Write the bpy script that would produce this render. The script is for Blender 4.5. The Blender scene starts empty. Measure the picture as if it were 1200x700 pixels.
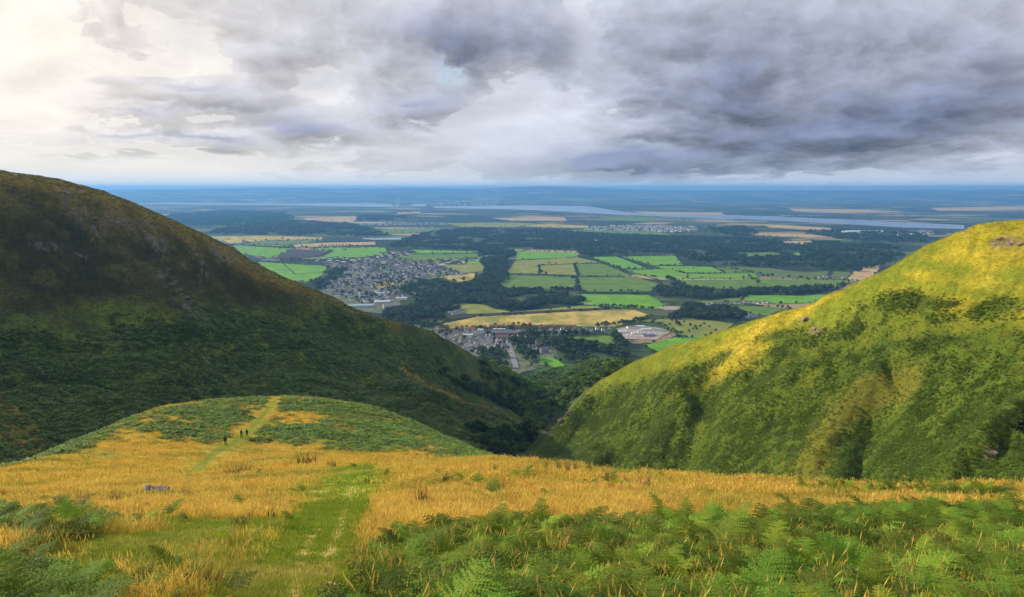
import bpy, bmesh, math, random
import numpy as np
from mathutils import Vector, Matrix, Euler

random.seed(7)
RNG = np.random.default_rng(11)
scene = bpy.context.scene
COL = scene.collection
R = math.radians

# ------------------------------------------------------------------ camera model (a phone camera on the slope, 340 m above the plain)
F = 924.0
H = 340.0
EYE = 1.65
PITCH = math.atan((350 - 221) / F)
CP, SP = math.cos(PITCH), math.sin(PITCH)


def ray(px, py):
    """azimuth and slope of the sight line through a point of the 1200x700 photograph"""
    px = np.asarray(px, float); py = np.asarray(py, float)
    x = (px - 600) / F; v = (350 - py) / F
    dy = CP + v * SP; dz = -SP + v * CP
    return np.arctan2(x, dy), dz / np.hypot(x, dy)


def project(x, y, z):
    z = z - H
    d = y * CP - z * SP
    d = np.where(d < 0.1, 0.1, d)
    return 600 + F * x / d, 350 - F * (y * SP + z * CP) / d


def plain_pt(px, py):
    a, t = ray(px, py)
    r = -H / t
    return r * np.sin(a), r * np.cos(a)


# ------------------------------------------------------------------ numpy noise
_TABLE = np.random.default_rng(5).random(512 * 512).astype(np.float32)


def _hash(ix, iy, s):
    return _TABLE[((ix + s * 53) & 511) * 512 + ((iy + s * 131) & 511)]


def vnoise(x, y, s=0):
    xf = np.floor(x); yf = np.floor(y)
    u = (x - xf).astype(np.float32); v = (y - yf).astype(np.float32); xi = xf.astype(np.int32); yi = yf.astype(np.int32)
    u = u * u * u * (u * (u * 6 - 15) + 10); v = v * v * v * (v * (v * 6 - 15) + 10)
    a = _hash(xi, yi, s); b = _hash(xi + 1, yi, s); c = _hash(xi, yi + 1, s); d = _hash(xi + 1, yi + 1, s)
    return (a * (1 - u) + b * u) * (1 - v) + (c * (1 - u) + d * u) * v


def fbm(x, y, octaves=4, s=0, gain=.5):
    x = np.asarray(x, float); y = np.asarray(y, float)
    o = 0; amp = 1; tot = 0
    for k in range(octaves):
        o = o + amp * vnoise(x + 17.3 * k, y - 9.1 * k, s + k); tot += amp
        x = x * 2.03; y = y * 2.03; amp *= gain
    return o / tot - .5          # about -0.5 .. 0.5


def smooth(a, b, x):
    t = np.clip((x - a) / (b - a), 0, 1)
    return t * t * (3 - 2 * t)


def pchip(x, y, xq):
    x = np.asarray(x, float); y = np.asarray(y, float)
    h = np.diff(x); d = np.diff(y) / h
    m = np.zeros_like(y)
    m[0], m[-1] = d[0], d[-1]
    for i in range(1, len(x) - 1):
        if d[i - 1] * d[i] > 0:
            w1 = 2 * h[i] + h[i - 1]; w2 = h[i] + 2 * h[i - 1]
            m[i] = (w1 + w2) / (w1 / d[i - 1] + w2 / d[i])
    i = np.clip(np.searchsorted(x, xq) - 1, 0, len(x) - 2)
    t = (xq - x[i]) / h[i]
    t2 = t * t; t3 = t2 * t
    return (2*t3 - 3*t2 + 1) * y[i] + (t3 - 2*t2 + t) * h[i] * m[i] + (-2*t3 + 3*t2) * y[i+1] + (t3 - t2) * h[i] * m[i+1]


# ------------------------------------------------------------------ shape of the hills: ridge lines and troughs, ('y' pixel row | 'z' height | 'g' slope)
Y = 'y'; Z = 'z'; G = 'g'
HEAD = [(1.5, G, .30), (8, G, .338), (18, G, .342)]
COLUMNS = {
 -350: [(40,G,.30),(85,G,.29),(125,G,.29),(210,Z,235),(300,Z,242),(340,Z,258),(380,Z,280),(420,Z,305),(460,Z,330),(520,Z,365),(600,Z,400),(800,Z,380),(1500,Z,-20)],
 0:   [(40,Y,586),(85,Y,566),(125,Y,547),(210,Z,235),(330,Y,548),(366,Y,503),(400,Y,462),(430,Y,425),(460,Y,386),(530,Y,290),(605,Y,191),(760,Z,330),(1500,Z,-20)],
 100: [(42,Y,575),(100,Y,554),(165,Y,509),(270,Z,222),(370,Y,513),(400,Y,478),(430,Y,442),(460,Y,408),(490,Y,371),(550,Y,292),(615,Y,211),(760,Z,300),(1500,Z,-20)],
 200: [(44,Y,567),(105,Y,551),(205,Y,477),(320,Z,205),(410,Y,482),(435,Y,452),(460,Y,424),(485,Y,396),(510,Y,367),(570,Y,312),(630,Y,254),(760,Z,270),(1500,Z,-20)],
 330: [(45,Y,559),(115,Y,541),(240,Y,466),(370,Z,190),(460,Y,470),(485,Y,450),(510,Y,432),(535,Y,412),(560,Y,392),(610,Y,358),(660,Y,319),(780,Z,220),(1500,Z,-20)],
 430: [(44,Y,553),(115,Y,541),(240,Y,479),(380,Z,185),(470,Y,484),(495,Y,470),(520,Y,458),(540,Y,444),(560,Y,431),(620,Y,402),(680,Y,367),(800,Z,180),(1500,Z,-20)],
 500: [(42,Y,550),(105,Y,543),(215,Y,506),(390,Z,174),(465,Y,508),(487,Y,488),(508,Y,469),(530,Y,450),(590,Y,453),(655,Y,424),(720,Y,387),(850,Z,140),(1500,Z,-20)],
 550: [(40,Y,547),(95,Y,544),(185,Y,526),(390,Z,170),(455,Y,528),(490,Y,510),(525,Y,490),(560,Y,471),(620,Y,477),(720,Y,444),(810,Y,413),(950,Z,110),(1500,Z,-20)],
 590: [(40,Y,545),(80,Y,547),(150,Y,541),(390,Z,166),(450,Y,543),(500,Y,520),(550,Y,500),(600,Y,480),(660,Y,491),(800,Y,458),(905,Y,434),(1060,Z,75),(1480,Z,-20)],
 615: [(40,Y,545),(70,Z,306),(150,Z,277),(390,Z,164),(470,Y,536),(520,Y,527),(570,Y,510),(620,Y,497),(700,Y,494),(830,Y,474),(960,Y,449),(1150,Z,52),(1470,Z,-20)],
 640: [(40,Y,547),(68,Z,308),(140,Z,280),(390,Z,164),(470,Y,549),(494,Y,535),(514,Y,520),(532,Y,506),(610,Y,512),(830,Y,474),(1050,Y,455),(1250,Z,40),(1470,Z,-20)],
 670: [(40,Y,549),(66,Z,309),(130,Z,283),(390,Z,162),(460,Y,551),(492,Y,530),(520,Y,506),(545,Y,480),(640,Y,486),(850,Y,455),(1050,Y,440),(1250,Z,45),(1470,Z,-20)],
 700: [(40,Y,551),(64,Z,309),(125,Z,284),(385,Z,162),(455,Y,553),(492,Y,520),(528,Y,486),(560,Y,450),(660,Y,456),(860,Y,440),(1060,Y,428),(1250,Z,48),(1480,Z,-20)],
 750: [(39,Y,555),(62,Z,310),(120,Z,287),(355,Z,172),(425,Y,557),(465,Y,508),(505,Y,464),(540,Y,422),(640,Z,190),(860,Z,125),(1060,Z,82),(1250,Z,40),(1480,Z,-20)],
 800: [(38,Y,560),(60,Z,311),(115,Z,290),(325,Z,182),(400,Y,562),(440,Y,502),(480,Y,447),(520,Y,404),(620,Z,200),(860,Z,120),(1060,Z,70),(1250,Z,35),(1480,Z,-20)],
 900: [(35,Y,567),(57,Z,312),(110,Z,292),(285,Z,202),(340,Y,570),(390,Y,502),(440,Y,430),(488,Y,373),(600,Z,225),(860,Z,120),(1060,Z,60),(1250,Z,30),(1480,Z,-20)],
 1000:[(32,Y,573),(54,Z,313),(105,Z,292),(248,Z,212),(300,Y,576),(355,Y,502),(405,Y,412),(450,Y,332),(580,Z,245),(860,Z,130),(1060,Z,60),(1250,Z,30),(1480,Z,-20)],
 1100:[(30,Y,577),(52,Z,313),(100,Z,292),(214,Z,228),(270,Y,580),(330,Y,492),(385,Y,382),(440,Y,278),(580,Z,270),(860,Z,150),(1060,Z,60),(1250,Z,30),(1480,Z,-20)],
 1135:[(29,Y,578),(51,Z,313),(98,Z,292),(206,Z,234),(262,Y,581),(322,Y,488),(380,Y,374),(432,Y,263),(580,Z,280),(860,Z,150),(1060,Z,60),(1250,Z,30),(1480,Z,-20)],
 1200:[(28,Y,581),(50,Z,313),(95,Z,293),(190,Z,243),(250,Y,584),(310,Y,482),(370,Y,362),(432,Y,256),(580,Z,300),(860,Z,160),(1060,Z,60),(1250,Z,30),(1480,Z,-20)],
 1550:[(26,G,.33),(48,Z,315),(90,Z,296),(180,Z,250),(230,Z,262),(290,Z,290),(350,Z,325),(420,Z,360),(580,Z,350),(860,Z,200),(1060,Z,80),(1250,Z,30),(1480,Z,-20)],
}


def feature(px, f, az):
    r, kind, v = f
    if kind == Y:
        t = ray(px, v)[1]
    elif kind == Z:
        t = (v - H) / r
    else:
        t = -v * math.cos(az) - EYE / r
    return math.log(r), t + EYE / r


PXS = sorted(COLUMNS)
AZC = np.array([ray(p, 400)[0] if -400 < p < 1600 else 0 for p in PXS])
NF = 16
FR = np.zeros((len(PXS), NF)); FU = np.zeros((len(PXS), NF))
for i, p in enumerate(PXS):
    for k, f in enumerate(HEAD + COLUMNS[p]):
        FR[i, k], FU[i, k] = feature(p, f, AZC[i])

AZMAX = R(56)
az_in = np.linspace(-R(36), R(36), 1151)
az_out = np.linspace(R(36), AZMAX, 90)[1:]
AZG = np.concatenate([-az_out[::-1], az_in, az_out])
LR = np.concatenate([np.linspace(math.log(1.5), math.log(60), 330)[:-1], np.linspace(math.log(60), math.log(1480), 640)])
RG = np.exp(LR)
fr = np.stack([pchip(AZC, FR[:, k], np.clip(AZG, AZC[0], AZC[-1])) for k in range(NF)], 1)
fu = np.stack([pchip(AZC, FU[:, k], np.clip(AZG, AZC[0], AZC[-1])) for k in range(NF)], 1)
U = np.stack([pchip(fr[i], fu[i], LR) for i in range(len(AZG))], 0)
GX = np.sin(AZG)[:, None] * RG[None]; GY = np.cos(AZG)[:, None] * RG[None]
GZ = H - EYE + U * RG[None]
TROUGH = np.exp(fr[:, 6]); RCREST = np.exp(fr[:, 10]); BROW = np.exp(fr[:, 3])

# relief of the hills: gullies, terracettes, humps
far_w = smooth(60, 240, RG)[None]
side = smooth(-40, 40, RG[None] - TROUGH[:, None])
endw = 1 - smooth(1000, 1400, RG)[None]
wx = GX + 30 * fbm(GX / 70, GY / 70, 3, 3); wy = GY + 30 * fbm(GX / 70, GY / 70, 3, 5)
gully = fbm(wx / 60, wy / 95, 5, 21)
gul2 = np.abs(fbm((GX * .8 - GY * .6) / 34 + .6 * fbm(GX / 40, GY / 40, 3, 61), (GX * .6 + GY * .8) / 150, 4, 31))
sunny = 1 - .62 * smooth(.0, .12, AZG)[:, None] * (RG[None] < 700)
GZ = GZ + endw * side * sunny * (9 * gully - 11 * (.16 - gul2) * smooth(.22, .0, gul2) * 1.5)
GZ = GZ + endw * side * (2.6 * fbm(GX / 15, GY / 15, 4, 41) + 1.0 * fbm(GX / 4.2, GY / 4.2, 3, 47))
near_amp = smooth(3, 25, RG)[None] * (1 - side)
GZ = GZ + near_amp * (.55 * fbm(GX / 9, GY / 9, 4, 51) + 2.2 * far_w * fbm(GX / 38, GY / 38, 4, 55))
GZ = GZ + (1 - side) * smooth(1.5, 4, RG)[None] * .16 * fbm(GX / 1.3, GY / 1.3, 3, 57)

# ribs and folds running down the sunlit hill, and the benches of the shaded one
P0X, P0Y = project(GX, GY, GZ)
HILL = side * (RG[None] < 600)


def fold(pts, width, depth):
    global GZ
    best = np.full(GZ.shape, 99.0)
    for (x0, y0), (x1, y1) in zip(pts[:-1], pts[1:]):
        dx, dy = x1-x0, y1-y0
        t = np.clip(((P0X-x0)*dx + (P0Y-y0)*dy) / (dx*dx+dy*dy), 0, 1)
        best = np.minimum(best, np.hypot(P0X-x0-t*dx, P0Y-y0-t*dy))
    best = best + 9 * fbm(GX/25, GY/25, 3, 77)
    GZ = GZ + depth * np.exp(-(best/width)**2) * HILL


fold([(828,462),(815,510),(792,556),(785,590)], 15, -9)
fold([(800,468),(768,505),(740,550)], 18, 6.5)
fold([(955,425),(905,462),(862,500),(835,560)], 16, 6)
fold([(1052,440),(1030,480),(1012,520),(1008,580)], 17, -8)
fold([(1030,440),(985,485),(950,545)], 15, 5)
fold([(1200,488),(1150,522),(1105,570)], 16, 8)
fold([(870,418),(800,450),(730,498),(690,545)], 16, 4.5)
fold([(840,440),(770,488),(720,545)], 13, -8)
fold([(1000,405),(930,420),(880,440)], 7, -2)
fold([(1110,405),(1150,428),(1210,452)], 6, 2)

GT = (GZ - H) / RG[None]
GPX, GPY = project(GX, GY, GZ)


def grid_index(x, y):
    az = np.arctan2(x, y); lr = np.log(np.hypot(x, y))
    fi = np.interp(az, AZG, np.arange(len(AZG))); fj = np.interp(lr, LR, np.arange(len(LR)))
    return fi, fj


def grid_sample(A, x, y):
    fi, fj = grid_index(np.asarray(x, float), np.asarray(y, float))
    i = np.clip(np.floor(fi).astype(int), 0, len(AZG) - 2); j = np.clip(np.floor(fj).astype(int), 0, len(LR) - 2)
    u = fi - i; v = fj - j
    if A.ndim == 3:
        u = u[..., None]; v = v[..., None]
    return A[i, j] * (1-u) * (1-v) + A[i+1, j] * u * (1-v) + A[i, j+1] * (1-u) * v + A[i+1, j+1] * u * v


def ground_z(x, y):
    return grid_sample(GZ, x, y)


def hit(px, py, rmin=0):
    """first point of the hills on the sight line through a photograph pixel (plain where the hills are missed)"""
    a, t = ray(px, py)
    i = int(np.clip(np.searchsorted(AZG, a), 0, len(AZG) - 1))
    ok = np.where((GT[i] >= t) & (RG > rmin))[0]
    if len(ok) == 0 or GZ[i, ok[0]] < 0:
        x, y = plain_pt(px, py)
        return float(x), float(y), 0.0
    r = RG[ok[0]]
    return float(r * math.sin(a)), float(r * math.cos(a)), float(GZ[i, ok[0]])


# ------------------------------------------------------------------ object helpers
def tag(o, label=None, cat=None, group=None, kind=None):
    if label: o['label'] = label
    if cat: o['category'] = cat
    if group: o['group'] = group
    if kind: o['kind'] = kind
    return o


def empty(name, loc, rz=0.0, sc=1.0):
    o = bpy.data.objects.new(name, None); COL.objects.link(o)
    o.location = loc; o.rotation_euler = (0, 0, rz); o.scale = (sc, sc, sc); o.empty_display_size = .2
    return o


def np_mesh(name, verts, quads, mats=None, smooth_shade=False):
    me = bpy.data.meshes.new(name)
    verts = np.asarray(verts, np.float32); quads = np.asarray(quads, np.int32)
    k = quads.shape[1]
    me.vertices.add(len(verts)); me.vertices.foreach_set('co', verts.ravel())
    me.loops.add(quads.size); me.loops.foreach_set('vertex_index', quads.ravel())
    me.polygons.add(len(quads))
    me.polygons.foreach_set('loop_start', np.arange(0, quads.size, k, dtype=np.int32))
    if smooth_shade:
        me.polygons.foreach_set('use_smooth', np.ones(len(quads), bool))
    for m in (mats or []): me.materials.append(m)
    me.update(calc_edges=True)
    return me


def link(name, me, parent=None, loc=None):
    o = bpy.data.objects.new(name, me); COL.objects.link(o)
    if parent is not None: o.parent = parent
    if loc is not None: o.location = loc
    return o


class MB:
    """collects shapes, then becomes one mesh"""
    def __init__(self): self.v = []; self.f = []

    def add(self, vs, fs):
        n = len(self.v); self.v += [tuple(v) for v in vs]; self.f += [tuple(i + n for i in f) for f in fs]

    def box(self, x0, x1, y0, y1, z0, z1, taper=0.0):
        t = taper
        self.add([(x0,y0,z0),(x1,y0,z0),(x1,y1,z0),(x0,y1,z0),(x0+t,y0+t,z1),(x1-t,y0+t,z1),(x1-t,y1-t,z1),(x0+t,y1-t,z1)],
                 [(0,3,2,1),(4,5,6,7),(0,1,5,4),(1,2,6,5),(2,3,7,6),(3,0,4,7)])

    def gable(self, x0, x1, y0, y1, z0, zr, over=.4, th=.18):
        """pitched roof, ridge along x, with thickness"""
        ym = (y0 + y1) / 2; x0 -= over; x1 += over
        k = over * (zr - z0) / ((y1 - y0) / 2)
        a = [(x, y, z) for x in (x0, x1) for (y, z) in ((y0-over, z0-k), (ym, zr), (y1+over, z0-k), (y1+over, z0-k+th), (ym, zr+th), (y0-over, z0-k+th))]
        self.add(a, [(0,5,4,1),(1,4,3,2),(6,7,10,11),(7,8,9,10),(5,11,10,4),(4,10,9,3),(0,1,7,6),(1,2,8,7),(2,3,9,8),(0,6,11,5)])

    def hip(self, x0, x1, y0, y1, z0, zr, over=.4):
        x0 -= over; x1 += over; y0 -= over; y1 += over
        ym = (y0+y1)/2; d = (y1-y0)/2 * .9
        self.add([(x0,y0,z0),(x1,y0,z0),(x1,y1,z0),(x0,y1,z0),(x0+d,ym,zr),(x1-d,ym,zr)], [(0,3,2,1),(0,1,5,4),(2,3,4,5),(1,2,5),(3,0,4)])

    def tube(self, pts, radii, n=6):
        rings = []
        pts = [Vector(p) for p in pts]
        for i, p in enumerate(pts):
            d = (pts[min(i+1, len(pts)-1)] - pts[max(i-1, 0)]).normalized()
            a = d.orthogonal().normalized() if abs(d.z) < .95 else Vector((1, 0, 0))
            b = d.cross(a).normalized(); a = b.cross(d)
            rings.append([p + (a*math.cos(2*math.pi*k/n) + b*math.sin(2*math.pi*k/n)) * radii[i] for k in range(n)])
        vs = [v for rg in rings for v in rg]
        fs = [(i*n+k, i*n+(k+1) % n, (i+1)*n+(k+1) % n, (i+1)*n+k) for i in range(len(pts)-1) for k in range(n)]
        fs += [tuple(range(n))[::-1], tuple((len(pts)-1)*n + k for k in range(n))]
        self.add(vs, fs)

    def mesh(self, name, *mats, smooth_shade=False):
        me = bpy.data.meshes.new(name); me.from_pydata(self.v, [], self.f)
        for m in mats: me.materials.append(m)
        if smooth_shade:
            for p in me.polygons: p.use_smooth = True
        me.update(); return me

    def build(self, name, mat, parent=None, loc=None, smooth_shade=False):
        return link(name, self.mesh(name, mat, smooth_shade=smooth_shade), parent, loc)


# ------------------------------------------------------------------ node helpers
class NT:
    def __init__(self, tree): self.t = tree; self.n = tree.nodes; self.l = tree.links

    def node(self, kind, **kw):
        x = self.n.new(kind)
        for k, v in kw.items(): setattr(x, k, v)
        return x

    def put(self, sock, v):
        if v is None: return
        if isinstance(v, bpy.types.NodeSocket): self.l.new(v, sock)
        else:
            if hasattr(sock.default_value, '__len__') and not hasattr(v, '__len__'): v = [v] * len(sock.default_value)
            if hasattr(v, '__len__') and len(v) == 3 and len(sock.default_value) == 4: v = list(v) + [1]
            sock.default_value = v

    def m(self, op, a, b=None, c=None, clamp=False):
        x = self.node('ShaderNodeMath', operation=op); x.use_clamp = clamp
        for i, v in enumerate((a, b, c)): self.put(x.inputs[i], v)
        return x.outputs[0]

    def vm(self, op, a, b=None, scale=None):
        x = self.node('ShaderNodeVectorMath', operation=op)
        self.put(x.inputs[0], a); self.put(x.inputs[1], b)
        if scale is not None: self.put(x.inputs['Scale'], scale)
        return x.outputs['Value'] if op in ('LENGTH', 'DOT_PRODUCT', 'DISTANCE') else x.outputs[0]

    def comb(self, x, y, z):
        c = self.node('ShaderNodeCombineXYZ')
        for i, v in enumerate((x, y, z)): self.put(c.inputs[i], v)
        return c.outputs[0]

    def noise(self, vec, scale, detail=4, rough=.5, dist=0, dims='3D', lac=2.0):
        x = self.node('ShaderNodeTexNoise', noise_dimensions=dims)
        self.put(x.inputs['Vector'], vec); self.put(x.inputs['Scale'], scale); self.put(x.inputs['Detail'], detail)
        self.put(x.inputs['Roughness'], rough); self.put(x.inputs['Distortion'], dist); self.put(x.inputs['Lacunarity'], lac)
        return x.outputs['Fac']

    def mix(self, f, a, b, blend='MIX'):
        x = self.node('ShaderNodeMix', data_type='RGBA', blend_type=blend)
        x.clamp_factor = True
        self.put(x.inputs[0], f); self.put(x.inputs[6], a); self.put(x.inputs[7], b)
        return x.outputs[2]

    def ramp(self, f, stops, interp='LINEAR'):
        x = self.node('ShaderNodeValToRGB'); cr = x.color_ramp; cr.interpolation = interp
        while len(cr.elements) < len(stops): cr.elements.new(.5)
        for e, (p, c) in zip(cr.elements, stops):
            e.position = p; e.color = (c, c, c, 1) if not hasattr(c, '__len__') else tuple(c) + (1,)
        self.put(x.inputs[0], f)
        return x.outputs[0]

    def maprange(self, v, a, b, c, d, kind='SMOOTHSTEP'):
        x = self.node('ShaderNodeMapRange', interpolation_type=kind); x.clamp = True
        for i, q in enumerate((v, a, b, c, d)): self.put(x.inputs[i], q)
        return x.outputs[0]


def new_mat(name):
    m = bpy.data.materials.new(name); m.use_nodes = True
    m.node_tree.nodes.clear()
    nt = NT(m.node_tree)
    out = nt.node('ShaderNodeOutputMaterial')
    return m, nt, out


def simple(name, col, rough=.8, var=.25, scale=1.0, bump=0.0, metal=0.0, spec=.3, rnd=0.0, detail=4):
    """plain surface with mottling, optional per-object tone"""
    m, nt, out = new_mat(name)
    tc = nt.node('ShaderNodeTexCoord')
    f = nt.noise(tc.outputs['Object'], scale, detail, .6)
    dark = tuple(c * (1 - var) for c in col); light = tuple(min(1, c * (1 + var)) for c in col)
    c = nt.ramp(f, [(.3, dark), (.7, light)])
    if rnd:
        oi = nt.node('ShaderNodeObjectInfo')
        hs = nt.node('ShaderNodeHueSaturation')
        nt.put(hs.inputs['Value'], nt.maprange(oi.outputs['Random'], 0, 1, 1 - rnd, 1 + rnd, 'LINEAR')); nt.put(hs.inputs['Color'], c)
        c = hs.outputs[0]
    b = nt.node('ShaderNodeBsdfPrincipled')
    nt.put(b.inputs['Base Color'], c); b.inputs['Roughness'].default_value = rough
    b.inputs['Metallic'].default_value = metal; b.inputs['Specular IOR Level'].default_value = spec
    if bump:
        bn = nt.node('ShaderNodeBump'); bn.inputs['Strength'].default_value = bump; nt.put(bn.inputs['Height'], f)
        nt.l.new(bn.outputs[0], b.inputs['Normal'])
    nt.l.new(b.outputs[0], out.inputs[0])
    return m


def leaf_mat(name, c_dark, c_light, trans=.3, scale=.5, hue=.02, val=.3, trans_tint=(1.3, 1.35, .6), rough=.6):
    """foliage: tone differs from plant to plant and from clump to clump; leaves let some light through"""
    m, nt, out = new_mat(name)
    geo = nt.node('ShaderNodeNewGeometry'); oi = nt.node('ShaderNodeObjectInfo')
    f = nt.noise(geo.outputs['Position'], scale, 3, .6)
    f2 = nt.m('ADD', nt.m('MULTIPLY', f, .75), nt.m('MULTIPLY', oi.outputs['Random'], .35))
    c = nt.mix(nt.maprange(f2, .3, .8, 0, 1), c_dark, c_light)
    hs = nt.node('ShaderNodeHueSaturation')
    nt.put(hs.inputs['Hue'], nt.maprange(oi.outputs['Random'], 0, 1, .5 - hue, .5 + hue, 'LINEAR'))
    r2 = nt.m('FRACT', nt.m('MULTIPLY', oi.outputs['Random'], 13.7))
    nt.put(hs.inputs['Value'], nt.maprange(r2, 0, 1, 1 - val, 1 + val, 'LINEAR')); nt.put(hs.inputs['Color'], c)
    b = nt.node('ShaderNodeBsdfPrincipled')
    nt.put(b.inputs['Base Color'], hs.outputs[0]); b.inputs['Roughness'].default_value = rough; b.inputs['Specular IOR Level'].default_value = .25
    if trans:
        tr = nt.node('ShaderNodeBsdfTranslucent')
        nt.put(tr.inputs[0], nt.mix(1.0, hs.outputs[0], trans_tint, 'MULTIPLY'))
        ms = nt.node('ShaderNodeMixShader'); ms.inputs[0].default_value = trans
        nt.l.new(b.outputs[0], ms.inputs[1]); nt.l.new(tr.outputs[0], ms.inputs[2]); nt.l.new(ms.outputs[0], out.inputs[0])
    else:
        nt.l.new(b.outputs[0], out.inputs[0])
    return m


# ------------------------------------------------------------------ scatter (only for kind = stuff)
def scatter(name, pts, rz, sc, pick, protos, label, cat, tilt=None):
    pts = np.asarray(pts, np.float32); n = len(pts)
    me = bpy.data.meshes.new(name)
    me.vertices.add(n); me.vertices.foreach_set('co', pts.ravel())
    rot = np.zeros((n, 3), np.float32); rot[:, 2] = rz
    if tilt is not None: rot[:, :2] = tilt
    a = me.attributes.new('turn', 'FLOAT_VECTOR', 'POINT'); a.data.foreach_set('vector', rot.ravel())
    a = me.attributes.new('size', 'FLOAT', 'POINT'); a.data.foreach_set('value', np.asarray(sc, np.float32))
    a = me.attributes.new('pick', 'INT', 'POINT'); a.data.foreach_set('value', np.asarray(pick, np.int32))
    o = link(name, me)
    col = bpy.data.collections.new(name + '_sources')
    for p in protos: col.objects.link(p)
    g = bpy.data.node_groups.new(name + '_scatter', 'GeometryNodeTree')
    g.interface.new_socket('Geometry', in_out='INPUT', socket_type='NodeSocketGeometry')
    g.interface.new_socket('Geometry', in_out='OUTPUT', socket_type='NodeSocketGeometry')
    nd = g.nodes; lk = g.links
    gi = nd.new('NodeGroupInput'); go = nd.new('NodeGroupOutput')
    ip = nd.new('GeometryNodeInstanceOnPoints'); ci = nd.new('GeometryNodeCollectionInfo')
    ci.inputs['Collection'].default_value = col; ci.inputs['Separate Children'].default_value = True; ci.inputs['Reset Children'].default_value = True
    ip.inputs['Pick Instance'].default_value = True

    def attr(nm, dt):
        x = nd.new('GeometryNodeInputNamedAttribute'); x.data_type = dt; x.inputs['Name'].default_value = nm
        return [s for s in x.outputs if s.enabled and s.name == 'Attribute'][0]
    e2r = nd.new('FunctionNodeEulerToRotation')
    lk.new(attr('turn', 'FLOAT_VECTOR'), e2r.inputs[0]); lk.new(e2r.outputs[0], ip.inputs['Rotation'])
    lk.new(attr('size', 'FLOAT'), ip.inputs['Scale']); lk.new(attr('pick', 'INT'), ip.inputs['Instance Index'])
    lk.new(gi.outputs[0], ip.inputs['Points']); lk.new(ci.outputs[0], ip.inputs['Instance']); lk.new(ip.outputs[0], go.inputs[0])
    md = o.modifiers.new('scatter', 'NODES'); md.node_group = g
    tag(o, label, cat, None, 'stuff')
    return o


def proto(name, me):
    return bpy.data.objects.new(name, me)      # a source for scattering, never linked to the scene


def inside(poly, x, y):
    x = np.asarray(x, float); y = np.asarray(y, float)
    c = np.zeros(x.shape, bool); n = len(poly)
    for i in range(n):
        x0, y0 = poly[i]; x1, y1 = poly[(i+1) % n]
        k = ((y0 > y) != (y1 > y)) & (x < (x1-x0) * (y-y0) / ((y1-y0) if y1 != y0 else 1e-9) + x0)
        c ^= k
    return c
# ------------------------------------------------------------------ what grows where on the hills
def blob(cx, cy, rx, ry, ang=0.0, soft=.35):
    a = R(ang); dx = GPX - cx; dy = GPY - cy
    u = (dx * math.cos(a) + dy * math.sin(a)) / rx; v = (-dx * math.sin(a) + dy * math.cos(a)) / ry
    return 1 - smooth(1 - soft, 1 + soft, np.sqrt(u*u + v*v) + EDGE)


def line_mask(pts, soft=.35, edge=.25):
    best = np.full(GPX.shape, 9.0)
    for (x0, y0, w0), (x1, y1, w1) in zip(pts[:-1], pts[1:]):
        dx, dy = x1-x0, y1-y0
        t = np.clip(((GPX-x0)*dx + (GPY-y0)*dy) / (dx*dx+dy*dy), 0, 1)
        d = np.hypot(GPX - x0 - t*dx, (GPY - y0 - t*dy)) / (w0 + t*(w1-w0))
        best = np.minimum(best, d)
    return 1 - smooth(1-soft, 1+soft, best + edge*EDGE)


RR = np.broadcast_to(RG[None], GZ.shape); AA = np.broadcast_to(AZG[:, None], GZ.shape)
EDGE = 1.0 * fbm(GX/20 + 5, GY/20, 5, 71) * smooth(60, 150, RR) + 1.1 * fbm(GX/3.5, GY/3.5, 4, 73) * (1 - smooth(60, 150, RR))
near = RR < TROUGH[:, None]
is_knoll = near & (RR > BROW[:, None] * 1.35) & (GPX < 640)
is_near = near & ~is_knoll
GORGE_PX = 606
right = (~near) & (((RR < 590) & (GPX > GORGE_PX)) | (GPX > 745) | ((RR < 640) & (GPX > 690)))
glen = (~near) & ~right & (RR > RCREST[:, None] * 1.02) & (GPX > 545) | ((~near) & (RR > 900) & (GPX > 600))
right &= ~glen
left = (~near) & ~right & ~glen

f_big = fbm(GX/45, GY/45, 5, 81); f_mid = fbm(GX/12, GY/12, 5, 83); f_small = fbm(GX/2.6, GY/2.6, 4, 85)
f_contour = fbm(GX/60, GZ/4.0, 4, 87)                 # bands that run along the slope (sheep terracettes)
C = lambda *c: np.array(c, float)


def mixc(a, b, m):
    return a * (1 - m[..., None]) + b * m[..., None]


tint = np.zeros(GZ.shape + (3,))
bracken = np.zeros(GZ.shape)

# ---- sunlit hill (right)
grass = mixc(C(.35, .30, .018), C(.50, .38, .035), smooth(-.12, .2, f_mid * .7 + f_contour * .6))
grass = mixc(grass, C(.20, .235, .016), smooth(.0, .2, f_big + .4 * f_contour + .2 * f_mid))
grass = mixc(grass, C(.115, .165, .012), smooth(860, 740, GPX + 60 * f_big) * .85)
edge_y = np.interp(GPX, [600, 660, 700, 760, 830, 880, 930, 1000, 1060, 1130, 1200], [500, 474, 456, 440, 436, 420, 396, 372, 360, 366, 368])
b = smooth(-10, 14, GPY - edge_y + 34 * f_big + 16 * f_contour)
thin = smooth(-.05, .16, f_contour + .8 * f_mid + .25 * f_big - .03)     # grassy bands between the fern
upper = 1 - smooth(420, 470, GPY + 40 * f_big)
b = b * (1 - .72 * thin * upper) * (1 - .14 * smooth(.08, .25, f_big + .3 * f_mid) * (1 - upper))
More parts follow.
